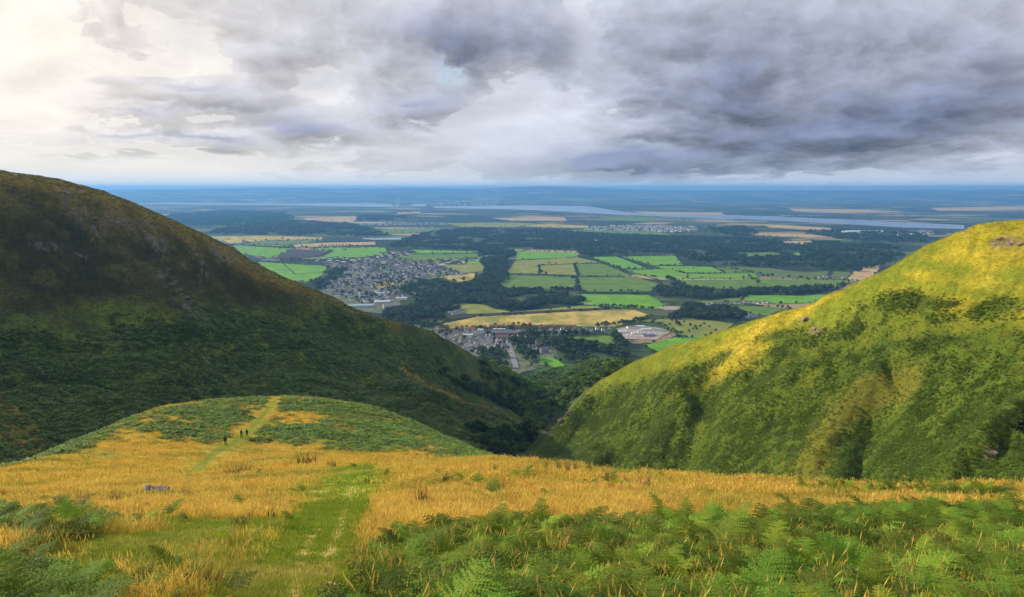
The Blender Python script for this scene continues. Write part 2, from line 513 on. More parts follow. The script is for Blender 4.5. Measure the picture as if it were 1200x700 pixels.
for pts, wt in (([(1062,448,16),(1020,462,20),(985,490,18),(965,520,16),(950,556,22)], .9), ([(905,575,10),(912,535,9)], .8), ([(1105,408,5),(1150,420,4),(1200,438,4)], .7), ([(1200,380,10),(1120,385,9),(1040,395,8),(960,408,7)], .8), ([(1000,405,4),(900,430,4),(830,432,4)], .6),
              ([(862,432,7),(800,462,6),(760,490,5)], .45), ([(830,565,6),(850,520,6),(900,470,6),(960,440,5)], .45), ([(1110,560,6),(1150,525,7),(1200,490,7)], .5), ([(810,555,9),(822,500,7)], .7)):
    b = b * (1 - wt * line_mask(pts, .9, .9))
for (cx, cy, rx, ry, an) in ((1050,352,75,11,4), (1000,362,40,7,-14), (1165,362,40,10,-8), (915,392,34,7,-14), (960,396,60,11,-8), (1080,402,50,6,-4), (830,425,34,7,-20)):
    b = np.maximum(b, .95 * blob(cx, cy, rx, ry, an, .5))
b = b * (1 - smooth(.93, .975, RR / RCREST[:, None] + .06 * f_mid) * smooth(720, 780, GPX))
fern_floor = mixc(C(.065, .10, .010), C(.105, .14, .014), smooth(-.2, .2, f_mid + f_small * .5))
strip = line_mask([(1062,448,24),(1020,462,26),(985,490,22),(965,520,20),(950,556,26)], .5, .5)
grass_low = mixc(mixc(C(.085, .13, .011), C(.135, .165, .014), smooth(-.1, .25, f_mid)), C(.18, .16, .022), .8 * np.clip(strip, 0, 1))
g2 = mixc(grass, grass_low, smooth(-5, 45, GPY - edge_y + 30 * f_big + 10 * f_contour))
sil = smooth(.0, .25, (RR / RCREST[:, None]) - .72) * (1 - smooth(400, 480, GPY))
rt = mixc(g2, fern_floor, np.clip(b, 0, 1))
bare = np.clip(blob(1180,284,26,9,10,.6) + blob(945,374,8,3) + blob(956,389,9,3) + blob(1163,531,10,7) + blob(1128,268,10,4), 0, 1) * smooth(-.12, .12, f_small + f_mid)
rt = mixc(rt, C(.25, .19, .11), bare)
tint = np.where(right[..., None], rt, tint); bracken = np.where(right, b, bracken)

# ---- shaded hill (left)
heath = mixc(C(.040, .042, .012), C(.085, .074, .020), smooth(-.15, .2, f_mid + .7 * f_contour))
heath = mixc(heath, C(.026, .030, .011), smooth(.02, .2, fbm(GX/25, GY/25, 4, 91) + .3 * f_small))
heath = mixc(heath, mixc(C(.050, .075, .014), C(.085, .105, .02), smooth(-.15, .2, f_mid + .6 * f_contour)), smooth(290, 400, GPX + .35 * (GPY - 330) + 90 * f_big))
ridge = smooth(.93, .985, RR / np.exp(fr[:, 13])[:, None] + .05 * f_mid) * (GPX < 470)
heath = mixc(heath, C(.22, .17, .035), np.clip(ridge, 0, 1))  # grazing sun along the crest, painted in as a golden tint
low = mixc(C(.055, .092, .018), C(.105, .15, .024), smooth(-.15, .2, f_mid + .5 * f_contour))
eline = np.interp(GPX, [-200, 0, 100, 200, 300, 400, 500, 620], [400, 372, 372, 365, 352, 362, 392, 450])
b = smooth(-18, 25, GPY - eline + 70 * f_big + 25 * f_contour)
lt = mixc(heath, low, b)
bb = smooth(-8, 25, GPY - eline - 15 + 60 * f_big) * (1 - .7 * smooth(.06, .2, f_contour + .5 * f_mid))
scree = np.zeros(GZ.shape)
for a in ((105,262,9,26,-35), (150,255,30,12,20), (200,330,24,10,50), (222,358,26,8,25), (130,245,16,8,20), (60,290,30,5,10), (90,300,12,8,0), (262,300,20,8,35), (180,285,20,9,40), (85,235,10,14,0), (230,318,14,20,-30)):
    scree = np.maximum(scree, blob(*a, .9))
scree = scree * smooth(.02, .14, f_small * .8 + f_mid * .5 + .02)
lt = mixc(lt, mixc(C(.08, .072, .062), C(.17, .15, .13), smooth(-.2, .2, f_small)), np.clip(scree * .85, 0, 1))
strips = np.clip(line_mask([(0,470,16),(25,505,18),(45,535,16)], .6, .4) * .8 + line_mask([(470,432,3),(503,452,4),(545,469,3.5),(586,479,3),(615,496,3)], .7, .3) + .35 * line_mask([(505,470,5),(570,490,9),(600,505,8)], .7, .4), 0, 1)
lt = mixc(lt, C(.22, .18, .04), strips); bb = bb * (1 - strips)  # golden-brown band at far left; on the spur, its sunlit edge painted in
steep = smooth(505, 530, GPX + 60 * f_mid) * smooth(440, 475, GPY + 20 * f_mid)     # scrubby wall of the glen
lt = mixc(lt, C(.035, .05, .014), .8 * steep * (1 - strips))
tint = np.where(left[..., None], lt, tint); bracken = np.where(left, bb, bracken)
gl = mixc(C(.05, .08, .014), C(.10, .11, .03), smooth(-.1, .25, f_mid + f_small * .4))
tint = np.where(glen[..., None], gl, tint)

# ---- knoll
gold = mixc(C(.42, .28, .03), C(.60, .38, .06), smooth(-.2, .2, f_small + .6 * f_mid))
kg = mixc(gold, C(.27, .22, .022), smooth(-.06, .18, f_mid + .5 * f_big + .25 * f_small))
kg = mixc(kg, C(.14, .16, .018), smooth(.16, .3, f_mid + .35 * f_small + .3 * f_big))
kb = np.zeros(GZ.shape)
for a in ((255,488,62,15,-4), (215,500,55,7,2), (245,512,70,6,0), (455,500,85,20,14), (520,522,60,16,18), (400,512,70,10,8), (390,482,75,9,6), (335,472,60,5,2), (330,508,30,7,10), (60,528,60,6,-14), (110,507,30,4,-18), (545,533,50,7,12)):
    kb = np.maximum(kb, blob(*a, .8))
kpath = line_mask([(205,566,6),(222,557,5),(238,544,4.2),(252,531,3.6),(268,522,3.2),(285,512,2.8),(300,497,2.6),(312,482,2.3),(322,470,2)], .7, .35)
kwide = line_mask([(205,566,22),(240,544,14),(268,522,12),(300,497,12),(322,470,10)], .7, .3)
kb = kb * smooth(-.22, .02, f_mid + .8 * f_small + .3 * f_big + .06) * (1 - np.clip(kwide * 1.1, 0, 1)) * (1 - .9 * blob(355,492,22,7,-10))
kc = mixc(kg, C(.24, .23, .022), .55 * kwide)
kc = mixc(kc, mixc(C(.085, .125, .018), C(.14, .18, .03), smooth(-.2, .2, f_mid + f_small)), .85 * np.clip(kb, 0, 1))
kc = mixc(kc, C(.17, .21, .018), kpath)
tint = np.where(is_knoll[..., None], kc, tint); bracken = np.where(is_knoll, kb, bracken)

# ---- the near slope
fb = fbm(GX/7, GY/7, 4, 101); fc = fbm(GX/1.6, GY/1.6, 4, 103); fd = fbm(GX/.35, GY/.35, 3, 105)
ng = mixc(C(.52, .32, .04), C(.70, .45, .095), smooth(-.2, .25, fb + .6 * fc))
ng = mixc(ng, C(.30, .25, .025), smooth(-.02, .2, fb + .3 * fc + .25 * (1 - smooth(330, 420, GPX)) * .4))
sparse = 1 - smooth(-.22, .06, fb + .5 * fc)
ng = mixc(ng, mixc(C(.15, .19, .018), C(.30, .27, .035), smooth(-.1, .2, fd + .5 * fc)), np.maximum(sparse, smooth(.14, .3, fb + .5 * fc)))
npath = line_mask([(340,780,120),(352,700,76),(364,662,54),(378,632,44),(394,604,42),(405,585,36),(412,569,29),(420,556,23)], .35, .3)
verge = line_mask([(360,760,140),(355,700,115),(362,655,90),(380,625,72),(406,585,56),(430,556,42)], .8, .6)
ng = mixc(ng, C(.21, .25, .02), .75 * verge * smooth(-.2, .1, fb + .5 * fc))
gfront = smooth(636, 672, GPY + 40 * fb) * (1 - smooth(300, 420, GPX))
ng = mixc(ng, mixc(C(.17, .21, .018), C(.36, .30, .05), smooth(-.1, .2, fb + .7 * fc)), .8 * gfront)
under = smooth(600, 640, GPY + 25 * fb) * smooth(400, 440, GPX + 30 * fb)
ng = mixc(ng, mixc(C(.13, .14, .02), C(.34, .26, .04), smooth(-.1, .2, fb + fc * .5)), .85 * under)
pathc = mixc(C(.24, .35, .020), C(.42, .44, .06), smooth(-.08, .2, fb * .6 + fc))
track = np.maximum(line_mask([(392,740,10),(388,690,8),(384,655,7),(396,622,6),(408,590,4),(412,570,3)], .7, .9), line_mask([(345,740,10),(346,690,8),(352,655,6),(372,622,5)], .7, .9))
pathc = mixc(pathc, C(.50, .37, .12), .8 * track)
for a in ((280,645,70,5,-8), (300,660,60,6,-6), (355,628,30,4,0), (330,640,40,4,-5), (395,572,26,3,0), (425,590,16,3,0)):
    pathc = mixc(pathc, C(.50, .36, .10), .45 * blob(*a, .7))
nc = mixc(ng, pathc, npath)
tint = np.where(is_near[..., None], nc, tint)
BX, BY, BZ = hit(187, 581)
near_rock = smooth(.7, 1.5, np.hypot(GX - BX, (GY - BY) * .7))
is_path = (is_near & (npath > .5) & (RR < BROW[:, None] * 1.05)) | (is_knoll & (kpath > .5))
dry = near_rock * np.where(is_near, (1 - npath) * (1 - .88 * verge) * smooth(-.20, .10, fb + .5 * fc) * (1 - .8 * smooth(.12, .28, fb + .5 * fc)) * (1 - .65 * gfront), np.where(is_knoll, (1 - kpath) * (1 - kb) * (1 - .7 * kwide), 0))

# ------------------------------------------------------------------ hill ground material: colour of the growth comes with the mesh, mottling and roughness from noise
def ground_mat(name, fine, bump, bdist):
    m, nt, out = new_mat(name)
    at = nt.node('ShaderNodeAttribute', attribute_name='growth'); geo = nt.node('ShaderNodeNewGeometry')
    p = geo.outputs['Position']
    n1 = nt.noise(p, fine, 6, .65); n2 = nt.noise(nt.vm('MULTIPLY', p, (1, 1, 2.5)), fine * 5, 4, .6); n3 = nt.noise(p, fine * .22, 5, .6)
    f = nt.m('ADD', nt.m('MULTIPLY', n1, .45), nt.m('ADD', nt.m('MULTIPLY', n2, .3), nt.m('MULTIPLY', n3, .25)))
    c = nt.mix(1, at.outputs['Color'], nt.ramp(f, [(.36, (.42, .48, .47)), (.5, (1, 1, 1)), (.64, (1.6, 1.45, 1.35))]), 'MULTIPLY')
    b = nt.node('ShaderNodeBsdfPrincipled'); nt.put(b.inputs['Base Color'], c)
    b.inputs['Roughness'].default_value = .95; b.inputs['Specular IOR Level'].default_value = .1
    bn = nt.node('ShaderNodeBump'); bn.inputs['Strength'].default_value = bump; bn.inputs['Distance'].default_value = bdist
    nt.put(bn.inputs['Height'], nt.m('ADD', n1, nt.m('MULTIPLY', n2, .5))); nt.l.new(bn.outputs[0], b.inputs['Normal'])
    nt.l.new(b.outputs[0], out.inputs[0])
    return m


M_near = ground_mat('near_turf', 1.4, .6, .12)
M_hill = ground_mat('hill_turf', .28, .75, 1.6)

na, nr = GZ.shape
IDX = np.arange(na * nr).reshape(na, nr)
VERTS = np.stack([GX, GY, GZ], -1).reshape(-1, 3)
QUADS = np.stack([IDX[:-1, :-1], IDX[1:, :-1], IDX[1:, 1:], IDX[:-1, 1:]], -1).reshape(-1, 4)
zone = np.where(is_path, 5, np.where(is_near, 0, np.where(is_knoll, 1, np.where(left, 2, np.where(right, 3, 4)))))
ZF = zone[:-1, :-1].reshape(-1)
TINT = np.concatenate([np.clip(tint, 0, 1), np.ones(tint.shape[:2] + (1,))], -1).reshape(-1, 4)
for z, (nm, mat, lab) in enumerate((
        ('hillside', M_near, 'golden grassy slope falling away from the viewer'),
        ('knoll', M_near, 'rounded golden knoll with fern patches, lower down the spur'),
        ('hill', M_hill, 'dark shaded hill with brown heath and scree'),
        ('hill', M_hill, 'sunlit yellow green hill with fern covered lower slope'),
        ('glen', M_hill, 'wooded glen floor between the two hills'),
        ('footpath', M_near, 'trodden green path over the grassy slope and the knoll'))):
    q = QUADS[ZF == z]
    u, inv = np.unique(q, return_inverse=True)
    me = np_mesh(nm, VERTS[u], inv.reshape(-1, 4), [mat], True)
    a = me.color_attributes.new('growth', 'FLOAT_COLOR', 'POINT'); a.data.foreach_set('color', TINT[u].astype(np.float32).ravel())
    tag(link(nm, me), lab, nm, None, 'structure')

# ------------------------------------------------------------------ the plain and the far uplands: one sheet to the horizon
pa = np.concatenate([np.linspace(-R(75), -R(38), 60)[:-1], np.linspace(-R(38), R(38), 620), np.linspace(R(38), R(75), 60)[1:]])
pr = np.concatenate([[600], np.exp(np.linspace(math.log(900), math.log(52000), 420))])
PX_, PY_ = np.sin(pa)[:, None] * pr[None], np.cos(pa)[:, None] * pr[None]
rr = pr[None] + 0 * PX_
upl = smooth(20500, 33000, rr + 3500 * fbm(PX_/9000, PY_/9000, 3, 201))
hgt = 250 + 170 * fbm(PX_/7000, PY_/7000, 5, 203) + 60 * fbm(PX_/1500, PY_/1500, 4, 207)
apx = project(PX_, PY_, 0 * PX_)[0]
hgt = hgt + 130 * np.exp(-((apx - 650) / 90) ** 2) + 120 * np.exp(-((apx - 330) / 110) ** 2) + 90 * np.exp(-((apx - 480) / 50) ** 2) + 25 * np.exp(-((apx - 180) / 60) ** 2) - 30 * smooth(700, 1100, apx)
PZ_ = upl * np.clip(hgt, 10, 440) * (1 - .1 * smooth(30000, 50000, rr))
PZ_ = PZ_ + 10 * smooth(6500, 9000, rr) * (1 - smooth(8500, 10500, rr)) * np.clip(fbm(PX_/1200, PY_/1200, 3, 209) - .05, 0, 1) * 0
n1, n2 = PX_.shape
ii = np.arange(n1 * n2).reshape(n1, n2)
me = np_mesh('plain', np.stack([PX_, PY_, PZ_], -1).reshape(-1, 3), np.stack([ii[:-1, :-1], ii[1:, :-1], ii[1:, 1:], ii[:-1, 1:]], -1).reshape(-1, 4), None, True)


def plain_mat():
    m, nt, out = new_mat('farmland')
    geo = nt.node('ShaderNodeNewGeometry'); p = geo.outputs['Position']
    warp = nt.vm('ADD', p, nt.vm('SCALE', nt.node('ShaderNodeTexNoise').outputs['Color'], scale=0.0))
    rot = nt.node('ShaderNodeMapping'); rot.inputs['Rotation'].default_value = (0, 0, R(24)); nt.put(rot.inputs['Vector'], p)
    vec = nt.vm('MULTIPLY', rot.outputs[0], (1/430, 1/300, 0))
    vor = nt.node('ShaderNodeTexVoronoi', voronoi_dimensions='2D', feature='F1', distance='CHEBYCHEV'); nt.put(vor.inputs['Vector'], vec); nt.put(vor.inputs['Scale'], 1); nt.put(vor.inputs['Randomness'], .75)
    cell = nt.node('ShaderNodeSeparateColor'); nt.l.new(vor.outputs['Color'], cell.inputs[0])
    crop = nt.ramp(cell.outputs[0], [(0, (.05, .09, .02)), (.22, (.10, .15, .035)), (.40, (.04, .07, .02)), (.58, (.24, .19, .09)), (.68, (.40, .28, .15)), (.78, (.08, .10, .03)), (.92, (.32, .24, .12))], 'CONSTANT')
    edge = nt.node('ShaderNodeTexVoronoi', voronoi_dimensions='2D', feature='F2', distance='CHEBYCHEV'); nt.put(edge.inputs['Vector'], vec); nt.put(edge.inputs['Scale'], 1); nt.put(edge.inputs['Randomness'], .75)
    gap = nt.m('SUBTRACT', edge.outputs['Distance'], vor.outputs['Distance'])
    hedge = nt.maprange(gap, .03, .06, 1, 0)
    wood_n = nt.noise(nt.vm('MULTIPLY', p, (1/1500, 1/900, 0)), 1, 5, .62, dims='2D')
    wood = nt.maprange(nt.m('ADD', wood_n, nt.m('MULTIPLY', cell.outputs[1], .10)), .512, .535, 0, 1)
    tree_tone = nt.mix(nt.noise(p, 1/40, 3, .6), (.010, .022, .010), (.024, .042, .018))
    c = nt.mix(.5, crop, nt.mix(nt.noise(p, 1/90, 5, .6), (.5, .5, .5), (1.3, 1.3, 1.3)), 'MULTIPLY')
    c = nt.mix(hedge, c, tree_tone); c = nt.mix(wood, c, tree_tone)
    # hamlets: pale specks of far roofs and walls
    sp = nt.node('ShaderNodeTexVoronoi', voronoi_dimensions='2D', feature='F1'); nt.put(sp.inputs['Vector'], nt.vm('MULTIPLY', p, (1/45, 1/45, 0))); nt.put(sp.inputs['Scale'], 1)
    spk = nt.m('MULTIPLY', nt.maprange(sp.outputs['Distance'], .22, .3, 1, 0), nt.maprange(nt.noise(nt.vm('MULTIPLY', p, (1/2600, 1/1500, 0)), 1, 3, .5, dims='2D'), .60, .68, 0, 1))
    c = nt.mix(spk, c, (.5, .47, .43))
    b = nt.node('ShaderNodeBsdfPrincipled'); nt.put(b.inputs['Base Color'], c); b.inputs['Roughness'].default_value = .95; b.inputs['Specular IOR Level'].default_value = .1
    nt.l.new(b.outputs[0], out.inputs[0])
    return m


me.materials.append(plain_mat())
tag(link('plain', me), 'wide patchwork farmland plain running to blue uplands', 'plain', None, 'structure')


def sheet(name, poly_px, z, mat, label, cat, jitter=True, kind='structure', res=40):
    """a flat piece of ground on the plain, outlined where it lies"""
    w = [plain_pt(*p) for p in poly_px]
    w = [(x, y) for (x, y) in w]
    bm = bmesh.new()
    vs = [bm.verts.new((x, y, z)) for x, y in w]
    f = bm.faces.new(vs)
    if f.normal.z < 0: f.normal_flip()
    bmesh.ops.triangulate(bm, faces=[f])
    m2 = bpy.data.meshes.new(name); bm.to_mesh(m2); bm.free()
    m2.materials.append(mat)
    return tag(link(name, m2), label, cat, None, kind)
# ------------------------------------------------------------------ fields, river, roads on the plain
def field_mat(name, a, b, sx=1/60, stripe=0.0, ang=0.0):
    m, nt, out = new_mat(name)
    geo = nt.node('ShaderNodeNewGeometry'); p = geo.outputs['Position']
    n = nt.noise(nt.vm('MULTIPLY', p, (sx, sx * .6, 0)), 1, 6, .65)
    n2 = nt.noise(p, 1/9, 3, .6)
    c = nt.mix(nt.maprange(nt.m('ADD', n, nt.m('MULTIPLY', nt.m('SUBTRACT', n2, .5), .35)), .35, .65, 0, 1), a, b)
    if stripe:
        w = nt.node('ShaderNodeTexWave'); mp = nt.node('ShaderNodeMapping'); mp.inputs['Rotation'].default_value = (0, 0, ang)
        nt.put(mp.inputs['Vector'], p); nt.put(w.inputs['Vector'], mp.outputs[0]); w.inputs['Scale'].default_value = .03; w.inputs['Distortion'].default_value = 1.5
        c = nt.mix(nt.m('MULTIPLY', w.outputs['Fac'], stripe), c, tuple(v * .75 for v in a))
    bs = nt.node('ShaderNodeBsdfPrincipled'); nt.put(bs.inputs['Base Color'], c); bs.inputs['Roughness'].default_value = .95; bs.inputs['Specular IOR Level'].default_value = .1
    nt.l.new(bs.outputs[0], out.inputs[0])
    return m


FM = dict(
    lush=field_mat('lush_pasture', (.10, .25, .014), (.17, .36, .022), 1/50, .45, .4),
    grass=field_mat('pasture', (.08, .16, .022), (.15, .23, .03), 1/45, .45, 1.0),
    olive=field_mat('dry_pasture', (.16, .19, .032), (.25, .25, .05), 1/60, .15, .2),
    rough=field_mat('rough_golden_grassland', (.20, .20, .035), (.52, .37, .10), 1/70),
    straw=field_mat('stubble', (.36, .25, .11), (.46, .33, .16), 1/90, .2, .8),
    ploughed=field_mat('ploughed_soil', (.045, .036, .034), (.065, .05, .045), 1/50, .3, .5),
    bank=field_mat('dark_scrub_bank', (.030, .032, .016), (.06, .052, .024), 1/25),
    floor=field_mat('woodland_ground', (.020, .036, .012), (.07, .10, .025), 1/60),
    town=field_mat('town_gardens', (.06, .09, .03), (.17, .17, .12), 1/18),
    yard=field_mat('bare_yard_ground', (.24, .20, .17), (.38, .33, .28), 1/14),
    dirt=field_mat('earth_heap', (.16, .11, .06), (.30, .22, .12), 1/10),
)
M_tarmac = simple('grey_road', (.20, .195, .19), .85, .2, .4)

FIELDS = [
 ('olive', 'pale olive field with a lone tree below the big forest', [(593,320),(604,305.6),(677,302),(705,308),(677.5,309),(630.6,311),(631.5,321)]),
 ('olive', 'small olive field framed by dark hedges', [(632,311.6),(672,309.8),(676,322.6),(632.7,321)]),
 ('grass', 'green field right of the small hedge framed olive field', [(673,309.8),(706,309),(741,323.5),(678,323.5)]),
 ('grass', 'wide dull green field over the dark wood edge', [(597,322.5),(674,325.2),(675,339),(584,338.6),(588,330)]),
 ('grass', 'broad dull green field ending at a hedge with trees', [(676,325.2),(743,324.8),(771,333),(762,342),(680,342)]),
 ('lush', 'bright green strip field right beneath the big forest', [(606,294.6),(675.6,296.4),(677.4,301.6),(604,304.7)]),
 ('lush', 'bright green slanted field between two diagonal hedges', [(692,301.6),(723,301),(759,315),(729,315)]),
 ('lush', 'bright green field under the forest corner', [(728,301),(791,300),(801,311),(764,311)]),
 ('lush', 'bright green field below the slanted hedges', [(732,316.4),(785,316),(806,322),(806,326),(778,326),(748,323)]),
 ('lush', 'vivid green meadow below the twin olive fields', [(681,345),(760,346),(780,358),(776,363.4),(734,360.6),(681,357)]),
 ('rough', 'rough golden grassland beyond the red roofed terraces', [(518,380),(560,371.5),(710,363.5),(743,363.5),(764,371),(743,376),(720,384),(615,381),(530,386)]),
 ('olive', 'narrow yellow green strip above the dark bank', [(530,356),(565,357),(600,366),(681,358.6),(700,359),(705,361),(560,368),(530,369)]),
 ('lush', 'bright green field hemmed by the forest edge and a slanted hedge', [(766,311.6),(835,313),(847,320),(786,319.4)]),
 ('grass', 'thin green wedge field against the forest', [(836,313),(883,319),(850,320)]),
 ('lush', 'long thin bright green field with trees at its end', [(806,321.4),(887,321),(889,326.3),(806,326.3)]),
 ('grass', 'long dull green field above the tree belt', [(795,328.5),(889,327.5),(1010,329.6),(985,336),(931,339),(885,339),(818,338),(800,335)]),
 ('grass', 'dark green clearing inside the big forest', [(843,297),(906,296),(925,300),(883,303.5),(864,299.4)]),
 ('lush', 'tiny bright green clearing in the big forest', [(928,296.5),(939,297),(938,302.5),(930,301.6)]),
 ('straw', 'tan stubble field touching the sunlit hill ridge', [(990,330),(1006,313),(1034,311),(1018,330)]),
 ('grass', 'green field in front of the roadside cottages', [(843,360),(862,359),(902,360),(930,362),(905,371),(885,369),(864,366)]),
 ('olive', 'patchy green meadow beside the works yard', [(742,378),(760,375),(812,373),(860,380),(840,394),(808,396),(786,388),(772,378)]),
 ('lush', 'bright green strip along the foot of the sunlit hill', [(756,405),(790,396),(808,396.5),(835,393),(815,402),(770,418)]),
 ('grass', 'green playing field among park trees', [(646,399),(675,393.5),(722,394),(720,407),(700,404.5),(669,401.5)]),
 ('lush', 'small bright bowling green behind the trees', [(632,419),(649.5,419.5),(662,429),(650,431.5),(634,427)]),
 ('rough', 'long pale field under the left forest', [(240,277.6),(312,276.3),(379,278.7),(377,281),(312,282),(270,286)]),
 ('grass', 'green field with a row of single trees', [(285,284),(330,282.6),(377,282),(362,285.6),(300,287.6)]),
 ('lush', 'bright green triangular field beside the ploughed one', [(270,287.4),(344,291.8),(316,303.4),(280,297)]),
 ('ploughed', 'dark ploughed brown field', [(344.6,292),(390,295),(372,301.5),(317,304.7)]),
 ('lush', 'wide bright green field behind the upper town', [(361.5,291.4),(420,290.6),(452,290.6),(455,297),(425,302),(377,302),(390,294.6)]),
 ('straw', 'thin tan field with a clipped row of trees', [(340,287.4),(377,284.9),(440,283.7),(440,287),(348,290)]),
 ('lush', 'bright green field hugging the shaded hill ridge', [(300,307),(385,312.6),(379,322),(360,332),(320,325)]),
 ('lush', 'thin bright green strip left of the forest corner', [(480,292.9),(562,294.8),(552,296.6),(487,297.6)]),
 ('grass', 'green striped field left of the forest corner', [(461,302),(487,298.6),(562,297.4),(560,302.5),(519,304.7),(491,307)]),
 ('olive', 'dry olive paddock beside the upper town', [(506,311),(567,310),(567,318),(540,321),(521,318)]),
 ('rough', 'dry paddock under the upper town terraces', [(512,325),(558,320.4),(558,328),(536,331)]),
 ('rough', 'small dry green in the middle of the upper town', [(436,334),(462,329),(462,336),(440,339)]),
 ('lush', 'bright green field between the tapering wood and the dry paddock', [(548,306),(571,305),(569,310.5),(546,310)]),
 ('lush', 'bright green meadow at the lower end of the tree belt', [(875,346.5),(925,347),(980,346),(960,355),(905,357),(872,352)]),
 ('grass', 'pasture strip between the tree belt and the cottages', [(806,355),(872,348),(870,353),(840,357),(812,357.5)]),
 ('grass', 'pasture beside the upper end of the big forest', [(440,269.6),(500,268.2),(515,270),(480,274),(450,275)]),
 ('olive', 'pale pasture strip in front of the far tan fields', [(520,262),(600,261),(640,263),(600,266.6),(540,266.4)]),
 ('straw', 'broad tan stubble field before the left forest', [(355,256),(420,253.6),(413,261.4),(359,258.6)]),
 ('straw', 'far tan field close to the estuary', [(465,249.3),(493,248.3),(492,250.2),(466,251)]),
 ('straw', 'far tan field in front of the dark tree line', [(575,255.8),(660,254.6),(665,259),(600,259)]),
 ('rough', 'far straw coloured strip beyond the big forest', [(640,262.5),(690,265),(690,268.2),(610,266)]),
 ('grass', 'far green field beyond the big forest', [(660,271),(690,269),(770,272),(800,276.5),(720,274)]),
 ('grass', 'far green field by the river bend', [(700,254),(760,255.5),(765,260),(715,258.5)]),
 ('straw', 'far tan field along the near river bank', [(895,263),(960,266.5),(990,269.5),(950,270),(900,267)]),
 ('straw', 'pale stubble field right of the far village', [(880,273.4),(950,275),(980,278.8),(940,279),(885,276)]),
 ('straw', 'thin pale stubble strip beside the dark forest', [(905,283),(950,282.4),(955,286),(930,287)]),
 ('straw', 'long tan field on the far river bank', [(740,248.3),(845,249.4),(850,252.2),(760,250.6)]),
 ('straw', 'far tan field before the blue uplands', [(925,244.6),(1000,245.4),(1060,248.4),(990,250),(930,248)]),
 ('straw', 'pale far field near the right horizon', [(1090,243.8),(1210,241.6),(1210,246.4),(1100,247.4)]),
]
for i, (k, lab, poly) in enumerate(FIELDS):
    sheet('field', poly, .5 + .02 * i, FM[k], lab, 'field')
sheet('embankment', [(480,371.5),(530,371),(560,368.6),(705,361.2),(714,359.5),(716,361.5),(705,363.6),(560,371.4),(520,375.5),(480,376)], 1.6, FM['bank'], 'dark scrubby bank crossing the golden grassland', 'embankment')

# river: bright tidal water
def water():
    m, nt, out = new_mat('tidal_water')
    geo = nt.node('ShaderNodeNewGeometry')
    n = nt.noise(nt.vm('MULTIPLY', geo.outputs['Position'], (1/30, 1/12, 0)), 1, 4, .6)
    bn = nt.node('ShaderNodeBump'); bn.inputs['Strength'].default_value = .12; bn.inputs['Distance'].default_value = 1; nt.put(bn.inputs['Height'], n)
    b = nt.node('ShaderNodeBsdfPrincipled'); b.inputs['Base Color'].default_value = (.24, .26, .27, 1); b.inputs['Roughness'].default_value = .12; b.inputs['IOR'].default_value = 1.33
    nt.l.new(bn.outputs[0], b.inputs['Normal']); nt.l.new(b.outputs[0], out.inputs[0])
    return m


M_water = water()
sheet('river', [(100,238.2),(160,236.6),(250,238.2),(330,238.6),(400,238.2),(470,239.2),(500,239.4),(498,242.3),(440,242.6),(330,240.8),(250,240),(170,239.4),(100,240)], 2, M_water, 'bright strip of estuary behind the tall chimney', 'estuary')
sheet('river', [(505,242.4),(560,241.6),(620,240.8),(690,242),(740,250),(800,251.4),(900,253.6),(1000,258),(1130,264.2),(1130,269),(1060,267.2),(980,262.6),(900,258.6),(800,254.8),(720,251.9),(660,247.8),(600,245.6),(550,244.8),(510,243.8)], 2.2, M_water, 'long pale river winding across the plain to the sunlit hill', 'river')
sheet('loch', [(424,279.2),(470,279),(470,281),(440,281.4),(425,280.6)], 1.6, M_water, 'small bright loch between forest and tan field', 'loch')
sheet('loch', [(667,281.6),(704,280.6),(702,282.6),(668,284)], 1.6, M_water, 'small pale loch at the edge of the big forest', 'loch')
sheet('road', [(592,396),(597,396),(605,420),(608,432),(601,432),(597,415),(593,405)], 1.2, M_tarmac, 'pale road running into the lower town', 'road')
sheet('town_ground', [(372,330),(392,311),(440,303),(500,306),(524,315),(548,322),(510,326),(470,334),(500,345),(480,352),(450,368),(400,362),(374,345)], .3, FM['town'], 'gardens and streets of the upper town', 'town ground')
sheet('town_ground', [(440,384),(500,384),(530,387),(660,386),(650,400),(655,425),(600,440),(520,420)], .3, FM['town'], 'gardens and streets of the lower town', 'town ground')
sheet('works_yard', [(722,386),(745,381.5),(775,385),(786,389.5),(770,398),(735,398),(722,394)], 1.0, FM['yard'], 'bare works yard with sheds and vans', 'yard')
sheet('dirt_verge', [(735,399),(772,397.6),(788,390),(793,393),(776,401),(742,404)], .9, FM['dirt'], 'bare earth bank round the works yard', 'earth bank')
sheet('dirt_patch', [(768,360.6),(786,359),(804,360.5),(800,364),(778,363.6)], .9, FM['yard'], 'bare grey earth patch beside the vivid meadow', 'bare patch')

# ------------------------------------------------------------------ trees
M_bark = simple('bark', (.10, .075, .05), .95, .3, 3)
M_leaf = leaf_mat('broadleaf_foliage', (.013, .032, .007), (.068, .108, .014), .25, 1/16, .025, .45)
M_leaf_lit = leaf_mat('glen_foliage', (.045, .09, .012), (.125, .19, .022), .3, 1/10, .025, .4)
M_pine = leaf_mat('conifer_foliage', (.014, .032, .012), (.035, .06, .02), .1, 1/12, .015, .3)


